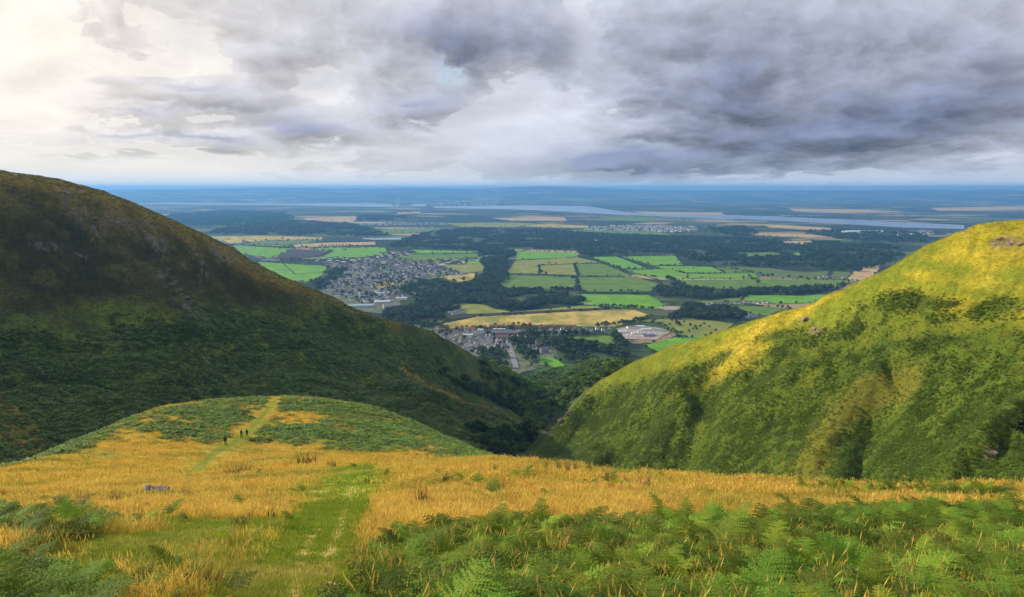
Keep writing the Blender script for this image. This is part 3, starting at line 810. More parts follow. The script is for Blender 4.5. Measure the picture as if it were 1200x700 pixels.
def leaf_cloud(lobes, n_per, size, rng, flat=.8):
    """small tilted leaf clumps spread through a few uneven lobes"""
    vs = []; fs = []
    for (cx, cy, cz, rx, rz) in lobes:
        for _ in range(n_per):
            d = rng.normal(size=3); d /= np.linalg.norm(d)
            if d[2] < -.55: d[2] *= -.6
            rr_ = (.55 + .5 * rng.random() ** .6)
            c = np.array([cx + d[0]*rx*rr_, cy + d[1]*rx*rr_, cz + d[2]*rz*rr_])
            nrm = d + rng.normal(size=3) * .45; nrm /= np.linalg.norm(nrm)
            a = np.cross(nrm, rng.normal(size=3)); a /= np.linalg.norm(a); b = np.cross(nrm, a)
            s = size * (.6 + .8 * rng.random())
            k = len(vs)
            vs += [c + a*s, c + b*s*flat*(.6+.5*rng.random()), c - a*s*(.7+.4*rng.random()), c - b*s*flat*(.6+.5*rng.random())]
            fs.append((k, k+1, k+2, k+3))
    return vs, fs


def tree_meshes(seed, hgt, wid, n_lobes, n_per, leafm, size=.75):
    rng = np.random.default_rng(seed)
    tr = MB(); th = hgt * .32
    lean = rng.normal(size=2) * .25
    top = (lean[0], lean[1], hgt * .62)
    tr.tube([(0,0,-.8), (0,0,.3), (lean[0]*.4, lean[1]*.4, th), top], [hgt*.040, hgt*.030, hgt*.022, hgt*.008], 6)
    lobes = []
    for k in range(n_lobes):
        a = 2*math.pi*k/n_lobes*1.62 + rng.random(); f = (k + .5) / n_lobes
        zz = hgt * (.34 + .54 * f) + rng.normal() * .3
        rad = wid * (.48 * math.sin(math.pi * (.18 + .74 * f)) ** .8) * (.5 + .6 * rng.random())
        c = (lean[0] + math.cos(a)*rad, lean[1] + math.sin(a)*rad, zz)
        lobes.append((*c, wid * (.20 + .12 * rng.random()), hgt * (.10 + .06 * rng.random())))
        if k % 2 == 0:
            tr.tube([(lean[0]*.4, lean[1]*.4, th + .1*hgt*f), tuple((np.array(c) + np.array([lean[0]*.4, lean[1]*.4, th])) / 2 + np.array([0,0,.3])), c], [hgt*.014, hgt*.010, hgt*.004], 5)
    lobes.append((lean[0], lean[1], hgt*.6, wid*.3, hgt*.22)); lobes.append((lean[0], lean[1], hgt*.86, wid*.18, hgt*.12))
    v, f = leaf_cloud(lobes, n_per, size, rng)
    cm = bpy.data.meshes.new('crown'); cm.from_pydata([tuple(q) for q in v], [], f); cm.materials.append(leafm); cm.update()
    return tr.mesh('trunk', M_bark, smooth_shade=True), cm


def conifer_meshes(seed, hgt, wid):
    rng = np.random.default_rng(seed)
    tr = MB(); tr.tube([(0,0,-.8), (0,0,hgt*.4), (0,0,hgt*.97)], [hgt*.024, hgt*.017, hgt*.003], 6)
    vs = []; fs = []
    n = 190
    for k in range(n):
        f = (k / n) ** .85; z = hgt * (.12 + .87 * f); rad = wid * .5 * (1 - f) ** .8 * (.65 + .5 * rng.random())
        a = k * 2.4 + rng.random(); s = .3 + .06 * wid * (1-f) + .35
        d = np.array([math.cos(a), math.sin(a), 0]); t = np.array([-d[1], d[0], 0])
        c = d * rad * .62 + np.array([0, 0, z])
        tip = d * (rad + .35) + np.array([0, 0, z - .16 * rad - .2]); q = len(vs)
        vs += [d * rad * .15 + np.array([0, 0, z + .25]), c + t * s * .8, tip, c - t * s * .8]; fs.append((q, q+1, q+2, q+3))
    cm = bpy.data.meshes.new('crown'); cm.from_pydata([tuple(v) for v in vs], [], fs); cm.materials.append(M_pine); cm.update()
    return tr.mesh('trunk', M_bark, smooth_shade=True), cm


def joined(a, b, name):
    bm = bmesh.new(); bm.from_mesh(a)
    n0 = len(bm.faces); bm.from_mesh(b); bm.faces.ensure_lookup_table()
    for f in bm.faces[n0:]: f.material_index = 1
    me = bpy.data.meshes.new(name); bm.to_mesh(me); bm.free()
    me.materials.append(a.materials[0]); me.materials.append(b.materials[0]); return me


BROAD = [tree_meshes(300 + k, 10 + .8 * (k % 3), 8.5 + (k % 4), 9, 34, M_leaf, .85) for k in range(5)]
GLENT = [tree_meshes(330 + k, 8 + .7 * (k % 3), 7.4 + (k % 3), 8, 34, M_leaf_lit, .72) for k in range(4)]
CONI = [conifer_meshes(350 + k, 13 + k, 4.6 + .4 * k) for k in range(2)]
P_BROAD = [proto('wood_tree_%d' % k, joined(*m, 'wood_tree')) for k, m in enumerate(BROAD)]
P_GLEN = [proto('glen_tree_%d' % k, joined(*m, 'glen_tree')) for k, m in enumerate(GLENT)]
P_CONI = [proto('wood_conifer_%d' % k, joined(*m, 'wood_conifer')) for k, m in enumerate(CONI)]

WOODS = [
 ('wide dark forest across the middle of the plain', 15, 1.25, [(455,290),(470,283),(490,276),(520,270),(560,268),(640,271),(700,274),(740,277),(830,279),(900,282),(960,284),(1040,287),(1060,300),(1010,320),(930,312),(890,313),(840,312),(800,302),(790,297),(680,299.5),(675,294.5),(600,292),(560,293),(500,291)], .12),
 ('dark forest beyond the long pale field', 18, 1.3, [(240,275),(270,266),(300,262),(330,258.6),(380,261),(420,264),(440,270),(462,277),(400,277.4),(320,275.6)], .1),
 ('dark far woods before the estuary', 24, 1.5, [(180,262),(200,252),(270,247),(330,250),(345,256),(330,258),(300,261),(260,266)], .1),
 ('far dark tree belt behind the stubble', 24, 1.5, [(413,255),(425,253),(475,254),(476,258),(420,259.4)], 0),
 ('dense wood below the broad dull green field', 8.5, 1.1, [(555,340),(600,338),(679,341),(681,356),(640,360),(597,363),(565,361),(545,352)], .05),
 ('tapering wood running up from the town to the farm', 10, 1.1, [(562,294.5),(600,294.2),(604,299),(590,304),(592,310),(594,322),(585,337),(598,345),(560,346),(540,345),(530,338),(560,330),(570,318)], .05),
 ('wooded strip between the upper town and the golden grassland', 9.5, 1.0, [(452,366),(470,352),(500,345),(540,342),(566,346),(566,356),(532,356),(530,369),(518,379),(486,384),(462,381),(446,372)], .05),
 ('tree dotted ground between the upper town and the tapering wood', 15, .9, [(468,338),(482,331),(545,327),(548,338),(500,346),(472,352)], .05),
 ('tree belt crossing below the long dull green field', 9.5, 1.1, [(764,336),(772,330),(791,326),(799,338),(843,342),(927,340.6),(990,336),(968,344),(927,346),(868,347),(845,353),(802,354.6),(770,347)], .08),
 ('wood beside the roadside cottages', 9, 1.1, [(781,372),(795,364),(812,359),(838,362),(862,366.5),(874,372),(858,377.5),(820,375),(781,375)], .1),
 ('tree belt along the left side of the upper town', 9.5, 1.1, [(372,334),(385,320),(398,315),(402,320),(384,334),(374,342)], 0),
 ('far dark woodland beyond the village', 26, 1.6, [(830,268),(870,266),(890,272),(880,278),(840,277)], .1),
 ('far dark woods beside the river', 26, 1.6, [(940,272),(1000,271),(1080,275),(1100,284),(1040,286),(980,280)], .1),
]
for lab, sp, sc, poly, con in WOODS:
    w = [plain_pt(*p) for p in poly]
    sheet('woodland_floor', poly, .25 + .012 * WOODS.index((lab, sp, sc, poly, con)), FM['floor'], 'dark ground under the ' + lab.replace('dark ', '', 1), 'woodland ground')
    xs = [p[0] for p in w]; ys = [p[1] for p in w]
    area = (max(xs)-min(xs)) * (max(ys)-min(ys)); n = int(area / (sp*sp))
    X = RNG.uniform(min(xs), max(xs), n); Yc = RNG.uniform(min(ys), max(ys), n)
    jx = 70 * fbm(X/70, Yc/70, 4, 301); jy = 130 * fbm(X/90, Yc/90, 4, 303)
    k = inside(w, X + jx, Yc + jy)
    for (kk, l2, p2) in FIELDS:                     # clearings stay open
        if l2.endswith('forest') or 'clearing' in l2:
            k &= ~inside([plain_pt(*p) for p in p2], X, Yc)
    k &= fbm(X/110, Yc/150, 4, 307) < (.07 if sp > 12 else .14)
    X, Yc = X[k], Yc[k]
    clump = fbm(X/150, Yc/150, 3, 305)
    pick = RNG.integers(0, 5, len(X)); pick = np.where((RNG.random(len(X)) < con + .8 * np.clip(clump - .15, 0, 1)), 5 + RNG.integers(0, 2, len(X)), pick)
    scatter('woodland', np.stack([X, Yc, np.full(len(X), .3)], 1), RNG.uniform(0, 6.28, len(X)), sc * RNG.uniform(.55, 1.45, len(X)) * (1 + .7 * clump), pick, [proto('a_broadleaf_%d' % q, p.data) for q, p in enumerate(P_BROAD)] + [proto('b_conifer_%d' % q, p.data) for q, p in enumerate(P_CONI)], lab, 'woodland')

# scrub and trees clothing the glen: the ones that show largest are trees of their own, the rest one wood
N_TREES = 0


def plant_tree(x, y, z, meshes, sc, name, label, group):
    o = empty(name, (x, y, z), random.uniform(0, 6.28), sc)
    link('trunk', meshes[0], o); link('crown', meshes[1], o)
    tag(o, label, 'tree', group)
    return o


def glen_points(n, poly, rmin, rmax):
    out = []
    while len(out) < n:
        a = RNG.uniform(ray(480, 450)[0], ray(800, 450)[0], 4000); r = np.sqrt(RNG.uniform(rmin**2, rmax**2, 4000))
        x, y = r*np.sin(a), r*np.cos(a); z = ground_z(x, y)
        px, py = project(x, y, z)
        k = inside(poly, px, py) & (z > -2)
        g = grid_sample(GT, x, y)
        out += list(zip(x[k], y[k], z[k]))
    return out[:n]


GLEN_POLY = [(560,425),(585,433),(612,438),(650,432),(700,414),(752,410),(768,416),(722,440),(686,458),(664,480),(645,500),(626,506),(616,498),(600,470),(560,445)]
WALL_POLY = [(512,436),(560,450),(600,468),(618,492),(590,478),(560,465),(525,450)]
GUT_POLY = [(545,500),(590,505),(622,500),(640,497),(628,515),(604,538),(585,538),(555,520)]
pts = glen_points(1150, GLEN_POLY, 560, 1480); lowp = glen_points(260, WALL_POLY, 540, 960); gut = glen_points(240, GUT_POLY, 430, 640)
order = sorted(pts, key=lambda p: math.hypot(p[0], p[1]))
vis = []
for p in order:                                        # trees whose crown is in view come first
    a = math.atan2(p[0], p[1]); i = int(np.clip(np.searchsorted(AZG, a), 0, len(AZG)-1)); r = math.hypot(p[0], p[1])
    hor = GT[i][RG < r - 8].max()
    vis.append(hor < (p[2] + 7 - H) / r)
own = [p for p, v in zip(order, vis) if v][:120]
rest = [p for p in order if p not in own]
for p in own:
    plant_tree(p[0], p[1], p[2], GLENT[random.randrange(4)], random.uniform(.75, 1.25), 'glen_tree', 'green broadleaved tree in the wooded glen between the hills', 'trees in the wooded glen')
A = np.array(rest)
scatter('glen_wood', A, RNG.uniform(0, 6.28, len(A)), RNG.uniform(.7, 1.25, len(A)), RNG.integers(0, 4, len(A)), P_GLEN, 'mass of trees filling the glen between the hills', 'wood')
A = np.array(lowp + gut)
scatter('glen_scrub', A, RNG.uniform(0, 6.28, len(A)), RNG.uniform(.25, .6, len(A)), RNG.integers(0, 4, len(A)), [proto('scrub_%d' % q, p.data) for q, p in enumerate(P_BROAD[:4])], 'dark scrub clinging to the shaded side of the glen', 'scrub')

# single trees of the park, the streets and the hedgerows
def tree_px(px, py, sc, label, group, kind=0, name='park_tree'):
    x, y = plain_pt(px, py)
    plant_tree(x, y, 0, (BROAD[random.randrange(5)] if kind == 0 else CONI[random.randrange(2)]), sc, name, label, group)


def tree_run(a, b, n, sc, label, group, wob=1.2, kind=0, name='park_tree'):
    for k in range(n):
        t = (k + random.uniform(.1, .9)) / n
        tree_px(a[0] + (b[0]-a[0])*t + random.uniform(-wob, wob), a[1] + (b[1]-a[1])*t + random.uniform(-wob, wob)*.5, sc * random.uniform(.75, 1.2), label, group, kind, name)


LP = 'dark green park tree round the playing field in the valley'; GP = 'trees round the playing field'
for a, b, n, s in (((612,396),(690,393),16,1.0), ((600,402),(650,402),9,1.0), ((648,404),(700,408),10,1.1), ((655,408),(716,413),12,1.1), ((722,398),(732,410),8,1.5), ((700,412),(735,418),8,1.1), ((612,412),(628,426),6,1.2), ((598,402),(615,404),4,.9), ((655,413),(690,422),9,1.0), ((662,424),(700,426),7,.9)):
    tree_run(a, b, int(n * 1.3), s * 1.5, LP, GP, 2.2)
for a, b, n, s in (((560,414),(592,420),12,1.0), ((565,420),(595,432),9,.9), ((560,424),(590,436),6,.9)):
    tree_run(a, b, int(n * 1.3), s * 1.4, 'leafy green tree on the slope below the lower town', 'trees below the lower town')
LH = 'round hedgerow tree among the green fields'; GH = 'hedgerow trees among the fields'
for (px, py, s) in ((643.6,309.5,1.0),(634,321,1.5),(640,322,1.2),(674,311.5,1.2),(672,328,1.5),(633,339.5,1.1),(726,315,1.4),(768,325.5,1.1),(770,330,1.0),(878,326,1.4),(882,329,1.3),(888,333.5,1.7),(894,325,1.5),(900,325,1.2),(905,324.6,1.3),(924,326.5,1.4),(938,327.4,1.3),(946,328,1.1),(955,328,1.2),(265,285,.9),(286,283.6,1.3),(331,280.6,1.5),(366,282,1.0),(372,283.4,1.1),(352,285,.8),(700,308.6,.7),(706,310,.7)):
    tree_px(px, py, s, LH, GH, name='hedgerow_tree')
tree_run((302,286.6),(340,289.5), 9, .9, 'small tree in the hedge above the triangular green field', 'trees above the triangular field', name='hedgerow_tree')
tree_run((352,290.2),(362,291), 4, 1.2, 'tree clump at the corner of the ploughed field', 'tree clump by the ploughed field', name='hedgerow_tree')
tree_run((374,289),(420,288.2), 14, 1.0, 'evenly clipped tree in the row along the thin tan field', 'clipped row of trees by the tan field', .3, name='hedgerow_tree')
tree_run((338,306),(378,306.5), 12, 1.0, 'street tree along the back of the upper town', 'trees behind the upper town', name='street_tree'); tree_run((378,307),(470,300), 22, 1.0, 'street tree along the back of the upper town', 'trees behind the upper town', name='street_tree')
tree_run((705,359.5),(768,363), 16, .9, 'bushy tree along the lower edge of the vivid meadow', 'trees under the vivid meadow', name='hedgerow_tree')
tree_run((700,384),(742,379), 13, 1.1, 'dark tree in the belt behind the works yard', 'trees behind the works yard', name='hedgerow_tree'); tree_run((742,379),(764,372), 8, 1.1, 'dark tree in the belt behind the works yard', 'trees behind the works yard', name='hedgerow_tree')
tree_run((482,352),(500,349), 4, .9, 'tree beside the sheds of the upper town', 'trees by the town sheds', name='street_tree')
tree_px(839, 388.5, .7, 'single dark bush tree on the patchy meadow', None, name='meadow_tree')
tree_run((520,376),(548,374.5), 14, .35, 'small planted tree of the pale young orchard by the bank', 'young orchard trees', 1.5, name='orchard_tree')
tree_run((498,384),(505,386), 2, 1.2, 'tree at the left end of the lower town', 'trees at the end of the lower town', name='street_tree'); tree_run((480,382),(486,388), 2, 1.3, 'tree at the left end of the lower town', 'trees at the end of the lower town', name='street_tree')
for a, b, n in (((400,335),(450,324), 14), ((420,350),(470,338), 14), ((455,312),(470,330), 9), ((520,388),(640,386), 12), ((420,343),(445,352), 10), ((565,395),(620,394), 8)):
    tree_run(a, b, n, 1.05, 'small street tree standing between the town houses', 'trees between the town houses', 4, name='street_tree')

HEDGES = [[(593,321.5),(632,322),(677,324),(743,324.4),(776,332)],[(604,305.3),(677,302),(690,301.4)],[(690,301.4),(730,316),(776,330)],[(631,311),(672,309.6),(705,308.6)],[(631.4,311),(632,322)],[(673,310),(677,324),(677,341)],[(725,301),(764,317)],[(729,315.6),(788,315.8)],[(764,311.3),(836,312.6)],[(836,312.4),(850,320.3),(806,321)],[(800,326.8),(890,326.8),(1000,329)],
          [(681,343.4),(760,344.4)],[(806,321),(806,327)],[(317,305),(344,306),(375,304)],[(300,306),(330,308)],[(330,308),(346,322)],[(346,322),(384,320.4)],[(461,302.6),(491,307.4),(560,303.4)],[(480,298.3),(562,297)],[(590,322),(580,338)],[(650,398.6),(675,392.8),(722,393.4)],[(860,358.6),(905,359.4)],[(795,327.4),(800,335)]]
# smaller field and street trees, too many to tell apart
ft = []
for (kk, l2, poly) in FIELDS:
    w = [plain_pt(*p) for p in poly]
    if max(p[1] for p in w) > 9000: continue
    for (x0, y0), (x1, y1) in zip(w, w[1:] + w[:1]):
        L = math.hypot(x1-x0, y1-y0); s_ = 0
        dens_ = random.choice((14, 30, 60, 120))
        while s_ < L:
            s_ += random.expovariate(1 / dens_)
            if s_ < L: ft.append((x0 + (x1-x0)*s_/L + random.uniform(-4, 4), y0 + (y1-y0)*s_/L + random.uniform(-4, 4), 0))
A = np.array(ft)
scatter('hedgerow_trees', A, RNG.uniform(0, 6.28, len(A)), RNG.uniform(.3, .95, len(A)), RNG.integers(0, 5, len(A)), [proto('hedgerow_tree_%d' % q, p.data) for q, p in enumerate(P_BROAD)], 'small trees strung along the field edges of the plain', 'trees')
tt = []
for poly, n in (([(374,335),(386,322),(398,311),(440,304.5),(500,307.5),(523,315),(548,322),(510,326),(480,330),(466,333),(500,345),(480,352),(420,358),(392,347)], 620), ([(500,386),(540,388),(640,388),(640,400),(620,418),(560,416),(520,402)], 60), ([(600,396),(640,398),(720,408),(735,420),(690,428),(640,436),(612,430)], 170), ([(742,377),(800,372),(840,385),(800,392),(760,382)], 26), ([(236,292),(330,250),(480,250),(640,262),(900,276),(1000,300),(1000,330),(800,322),(500,300)], 500)):
    w = [plain_pt(*p) for p in poly]; c = 0
    while c < n:
        x = random.uniform(min(p[0] for p in w), max(p[0] for p in w)); y = random.uniform(min(p[1] for p in w), max(p[1] for p in w))
        if fbm(np.array([x/80.]), np.array([y/120.]), 2, 311)[0] < random.uniform(-.2, .12): continue
        if inside(w, [x], [y])[0]: tt.append((x, y, 0)); c += 1
A = np.array(tt)
scatter('garden_trees', A, RNG.uniform(0, 6.28, len(A)), RNG.uniform(.45, 1.1, len(A)), RNG.integers(0, 5, len(A)), [proto('garden_tree_%d' % q, p.data) for q, p in enumerate(P_BROAD)], 'garden and roadside trees between the houses and fields', 'trees')
M_hedge = leaf_mat('hedge_leaves', (.020, .035, .010), (.045, .065, .016), .1, 1/8, .01, .2)
for line in HEDGES:
    w = [plain_pt(*p) for p in line]; vs = []; fs = []
    for (x0, y0), (x1, y1) in zip(w[:-1], w[1:]):
        L = math.hypot(x1-x0, y1-y0); n = max(8, int(L / .8))
        v, f = leaf_cloud([(0, 0, 0, 2.3, 1.6)], n, 1.35, RNG)
        t = RNG.random(n); off = np.stack([x0 + (x1-x0)*t, y0 + (y1-y0)*t, .4 + 1.4*RNG.random(n) + 1.4 * np.clip(fbm(t*L/25, t*0+x0, 3, 5)*2, 0, 1)], 1)
        v = np.array(v) + np.repeat(off, 4, 0); k = len(vs)
        vs += [tuple(q) for q in v]; fs += [tuple(i + k for i in q) for q in f]
    m2 = bpy.data.meshes.new('hedge'); m2.from_pydata(vs, [], fs); m2.materials.append(M_hedge); m2.update()
    tag(link('hedge', m2), 'dark field hedge dividing the green fields of the plain', 'hedge', 'field hedges on the plain')

# ------------------------------------------------------------------ houses
HM = dict(white=simple('white_render', (.74, .72, .68), .85, .06, 2, rnd=.12), cream=simple('cream_render', (.58, .52, .42), .85, .08, 2, rnd=.12), stone=simple('sandstone', (.30, .25, .20), .9, .18, 2, rnd=.15), grey=simple('grey_harling', (.40, .39, .38), .9, .1, 2, rnd=.15), brick=simple('red_brick', (.27, .13, .09), .9, .15, 3, rnd=.1))
RM = dict(slate=simple('slate_roof', (.15, .155, .17), .6, .2, 1.5, rnd=.25), tile=simple('red_tile_roof', (.22, .09, .06), .8, .2, 1.5, rnd=.2), brown=simple('brown_tile_roof', (.15, .10, .08), .8, .2, 1.5, rnd=.2), sheet=simple('pale_sheet_roof', (.52, .55, .57), .5, .08, .5, rnd=.05), blue=simple('blue_green_sheet_roof', (.30, .46, .48), .5, .08, .5))
M_glass = simple('window_glass', (.03, .035, .045), .1, .2, 1, spec=.6)
M_frame = simple('white_window_frame', (.75, .75, .73), .6, .05, 2)
M_door = simple('painted_door', (.10, .07, .06), .6, .2, 2, rnd=.5)
M_pot = simple('chimney_stone', (.28, .22, .17), .9, .2, 3)

MESHES = {}


def house_set(kind, L, D, h, rise, wall, roof, hip=False):
    key = (kind,)
    if key in MESHES: return MESHES[key]
    w = MB(); w.box(-L/2, L/2, -D/2, D/2, -.5, h)
    if not hip:
        for x in (-L/2, L/2):
            s = .02 if x < 0 else -.02
            w.add([(x+s, -D/2, h), (x+s, D/2, h), (x+s, 0, h+rise-.1)], [(0,1,2)])
    r = MB()
    if hip: r.hip(-L/2, L/2, -D/2, D/2, h+.02, h+rise)
    else: r.gable(-L/2, L/2, -D/2, D/2, h+.02, h+rise)
    c = MB(); c.box(-.5, .5, -.45, .45, h+rise-.9, h+rise+1.1); c.box(-.3, -.05, -.12, .12, h+rise+1.1, h+rise+1.5); c.box(.05, .3, -.12, .12, h+rise+1.1, h+rise+1.5)
    win = MB(); win.box(-.6, .6, -.06, .06, 0, 1.3)
    pane = MB(); pane.box(-.5, -.04, -.075, .075, .1, 1.2); pane.box(.04, .5, -.075, .075, .1, 1.2)
    dr = MB(); dr.box(-.5, .5, -.06, .06, 0, 2.05)
    MESHES[key] = dict(L=L, D=D, h=h, rise=rise, wall=w.mesh('wall', HM[wall]), roof=r.mesh('roof', RM[roof]), chimney=c.mesh('chimney', M_pot), window=win.mesh('window', M_frame), pane=pane.mesh('pane', M_glass), door=dr.mesh('door', M_door))
    return MESHES[key]


def house(x, y, rz, kind, spec, label, group, detail, cat='house', name='house', z=0.0):
    S = house_set(kind, *spec)
    o = empty(name, (x, y, z), rz)
    link('wall', S['wall'], o); r = link('roof', S['roof'], o)
    if detail:
        c = link('chimney', S['chimney'], r); c.location = (S['L']/2 - .7, 0, 0)
        k = max(2, int(S['L'] / 3.2))
        for st in range(max(1, int(S['h'] // 2.6))):
            for q in range(k):
                for sd in (-1, 1):
                    if st == 0 and q == k // 2 and sd < 0: continue
                    w = link('window', S['window'], o); w.location = (-S['L']/2 + (q + .5) * S['L'] / k, sd * S['D']/2, .8 + 2.6 * st)
                    link('pane', S['pane'], w)
        d = link('door', S['door'], o); d.location = (-S['L']/2 + (k//2 + .5) * S['L'] / k, -S['D']/2, .02)
    tag(o, label, cat, group)
    return o


LOWER = {
 'w1': ((9, 7.5, 5.2, 2.6, 'white', 'slate'), 'white rendered two storey house with slate roof in the lower town'),
 'c1': ((11, 8, 5.2, 2.8, 'cream', 'brown'), 'cream house with brown tiled roof in the lower town'),
 's1': ((10, 8, 5.4, 3.2, 'stone', 'slate'), 'old sandstone house with slate roof in the lower town'),
 'g1': ((12, 7.5, 5.0, 2.6, 'grey', 'slate'), 'grey harled house with slate roof in the lower town'),
}
used = []


def free(x, y, d):
    for (a, b, e) in used:
        if (a-x)**2 + (b-y)**2 < ((d+e)/2)**2: return False
    used.append((x, y, d)); return True


n_house = 0
# the big buildings of the lower town first
def big(px, py, rz, kind, spec, label, cat, name, detail=False, z=0):
    x, y = plain_pt(px, py); used.append((x, y, spec[0]*.8))
    return house(x, y, R(rz), kind, spec, label, None, detail, cat, name, z)


def flat_block(px, py, rz, L, D, h, label, cat, name, wm, rows=2, cols=5):
    x, y = plain_pt(px, py); used.append((x, y, L*.8)); o = empty(name, (x, y, 0), R(rz))
    b = MB(); b.box(-L/2, L/2, -D/2, D/2, -.5, h); b.build('wall', wm, o)
    r = MB(); r.box(-L/2-.2, L/2+.2, -D/2-.2, D/2+.2, h+.01, h+.35); r.box(-L*.3, -L*.12, -D*.2, D*.2, h+.36, h+1.6); r.build('roof', RM['sheet'], o)
    for st in range(rows):
        for q in range(cols):
            w = MB(); w.box(-.9, .9, -.06, .06, 0, 1.3); w = w.build('window', M_glass, o); w.location = (-L/2 + (q+.5)*L/cols, -D/2-.03, 1 + (h-1)/rows*st)
    tag(o, label, cat); return o


flat_block(563, 391.5, 4, 13, 11, 11, 'tall white flat roofed block among the lower town roofs', 'building', 'town_block', HM['white'], 3, 4)
flat_block(549, 395, 4, 24, 12, 6, 'long white flat roofed hall left of the dark mill', 'hall', 'town_hall', HM['white'])
flat_block(585, 387.8, 2, 30, 9, 5, 'low cream flat roofed building behind the dark mill', 'building', 'town_block', HM['cream'])
big(592, 393.5, 3, 'mill', (62, 17, 8, 4.5, 'brick', 'slate'), 'long dark mill shed with slate roof in the lower town', 'mill', 'mill')
big(588, 398.5, 5, 'mill2', (30, 12, 8, 4.0, 'stone', 'brown'), 'brown stone building in front of the dark mill', 'building', 'stone_building', True)
big(637.5, 413.5, 20, 'kirk', (17, 11, 6.5, 6.0, 'stone', 'slate'), 'grey stone hall with steep slate roof among the park trees', 'hall', 'stone_hall', True)
big(632, 405, 8, 'kirk2', (15, 10, 8, 6.5, 'stone', 'brown'), 'tall brown roofed stone villa among the park trees', 'villa', 'stone_villa', True)
big(622, 412, 5, 'inst', (30, 11, 5, 3, 'grey', 'slate'), 'long low grey building left of the stone hall', 'building', 'low_building', True)
big(422, 360, 12, 'shedb', (74, 22, 6, 2.0, 'grey', 'blue'), 'long shed with blue green roof at the foot of the upper town', 'shed', 'shed')
big(459, 360.5, 18, 'shedg', (48, 30, 7, 6, 'grey', 'slate'), 'large grey gabled warehouse below the upper town', 'warehouse', 'warehouse')
big(448, 355.5, 15, 'sheds', (46, 20, 6, 3, 'grey', 'sheet'), 'pale roofed works building beside the grey warehouse', 'works', 'works_building')
flat_block(470.5, 351.5, 4, 34, 14, 7, 'white flat roofed works block in the upper town', 'works', 'works_block', HM['white'], 1, 5)
flat_block(446, 345, 4, 26, 12, 6, 'small white works block left of the taller white one', 'works', 'works_block', HM['white'], 1, 4)
# red roofed terraces in a row along the golden grassland
for px, py in ((519,388.5),(528,389),(541,387.5),(553,388),(556,385.8),(566,385.5),(577,384.8),(587,384.6),(598,384.8),(606,385.4),(618,384.5),(636,385),(645,384.6),(655,384.8),(664,385.2),(671,385)):
    x, y = plain_pt(px, py)
    if free(x, y, 14):
        house(x, y, R(random.uniform(-4, 8)), 'red', (17, 8.5, 5.4, 3.2, 'brick', 'tile'), 'red roofed brick terrace block along the golden grassland', 'red roofed terrace blocks', True); n_house += 1
# lower town
LT = [(516,392),(545,389),(640,389),(640,398),(600,400),(598,406),(585,409),(560,416),(545,412),(522,402)]
tries = 0
while n_house < 112 and tries < 6000:
    tries += 1
    px, py = random.uniform(512, 640), random.uniform(388, 416)
    if not inside(LT, [px], [py])[0]: continue
    x, y = plain_pt(px, py)
    if not free(x, y, 13.5): continue
    k = random.choice(['w1', 'w1', 'c1', 's1', 'g1']); spec, lab = LOWER[k]
    house(x, y, R(random.choice((12, 12, 102, -15)) + random.uniform(-5, 5)), k, spec, lab, lab.split(' in the')[0].replace('house', 'houses') + ' of the lower town', True); n_house += 1
for (px, py) in ((646,388),(652,389.5),(659,387.6),(666,389.4),(673,387.4),(680,389),(686,387),(693,388.4),(700,386.6),(707,387.6),(714,386),(655,392),(664,392.6),(642,391.6),(612,405),(618,408),(606,407),(626,408)):
    x, y = plain_pt(px, py); house(x, y, R(random.uniform(-12, 12)), 'w1', LOWER['w1'][0], 'white house among the trees between the red terraces and the playing field', 'white houses by the playing field', True); n_house += 1
for (px, py) in ((487,383),(490,384.5),(476,381),(482,379.6),(512,386)):
    x, y = plain_pt(px, py); house(x, y, R(8), 'w1', LOWER['w1'][0], 'white house behind the ridge of the shaded hill', 'white houses behind the shaded ridge', True); n_house += 1
# roadside cottages on the right, farm by the wood
for k in range(16):
    px = 820 + k * 5.4; py = 357.5 - .16 * k * 1.0 + random.uniform(-.8, .8)
    x, y = plain_pt(px, py); house(x, y, R(random.uniform(-10, 10)), 'cot', (13, 7, 3.4, 2.6, 'white', 'slate'), 'white cottage in the row under the tree belt', 'white cottages under the tree belt', True); n_house += 1
for px, py in ((876,372.6),(880,370.2),(884,371.6),(872,371)):
    x, y = plain_pt(px, py); house(x, y, R(random.uniform(-20, 20)), 'cot', MESHES and (13, 7, 3.4, 2.6, 'white', 'slate'), 'white cottage right at the edge of the sunlit hill', 'cottages beside the sunlit hill', True); n_house += 1
for px, py in ((566,301.4),(571,300.8),(577,301.6),(590,304),(597,304.2),(602,304)):
    x, y = plain_pt(px, py); house(x, y, R(random.uniform(-10, 10)), 'farm', (20, 10, 5, 3.5, 'white', 'slate'), 'white farm building under the edge of the big forest', 'farm buildings under the big forest', False, 'farm'); n_house += 1
for k in range(7):
    x, y = plain_pt(962 + 4.5*k + random.uniform(-1, 1), 325.4 + random.uniform(-.8, .8)); house(x, y, R(random.uniform(-12, 12)), 'grey2', (16, 9, 4.5, 3, 'grey', 'slate'), 'grey farmhouse on the far edge of the long green field', 'grey houses by the long field', False); n_house += 1
for k in range(5):
    x, y = plain_pt(309 + 4*k, 305.4 + random.uniform(-.3, .3)); house(x, y, R(6), 'farm', (20, 10, 5, 3.5, 'white', 'slate'), 'white barn beside the dark ploughed field', 'barns by the ploughed field', False, 'barn'); n_house += 1
for px, py in ((528,368),(533,369),(538,367.6),(543,368.4),(536,366)):
    x, y = plain_pt(px, py); house(x, y, R(random.uniform(-20, 20)), 'grey2', (16, 9, 4.5, 3, 'grey', 'slate'), 'grey cottage at the wood edge above the dark bank', 'cottages above the dark bank', False); n_house += 1

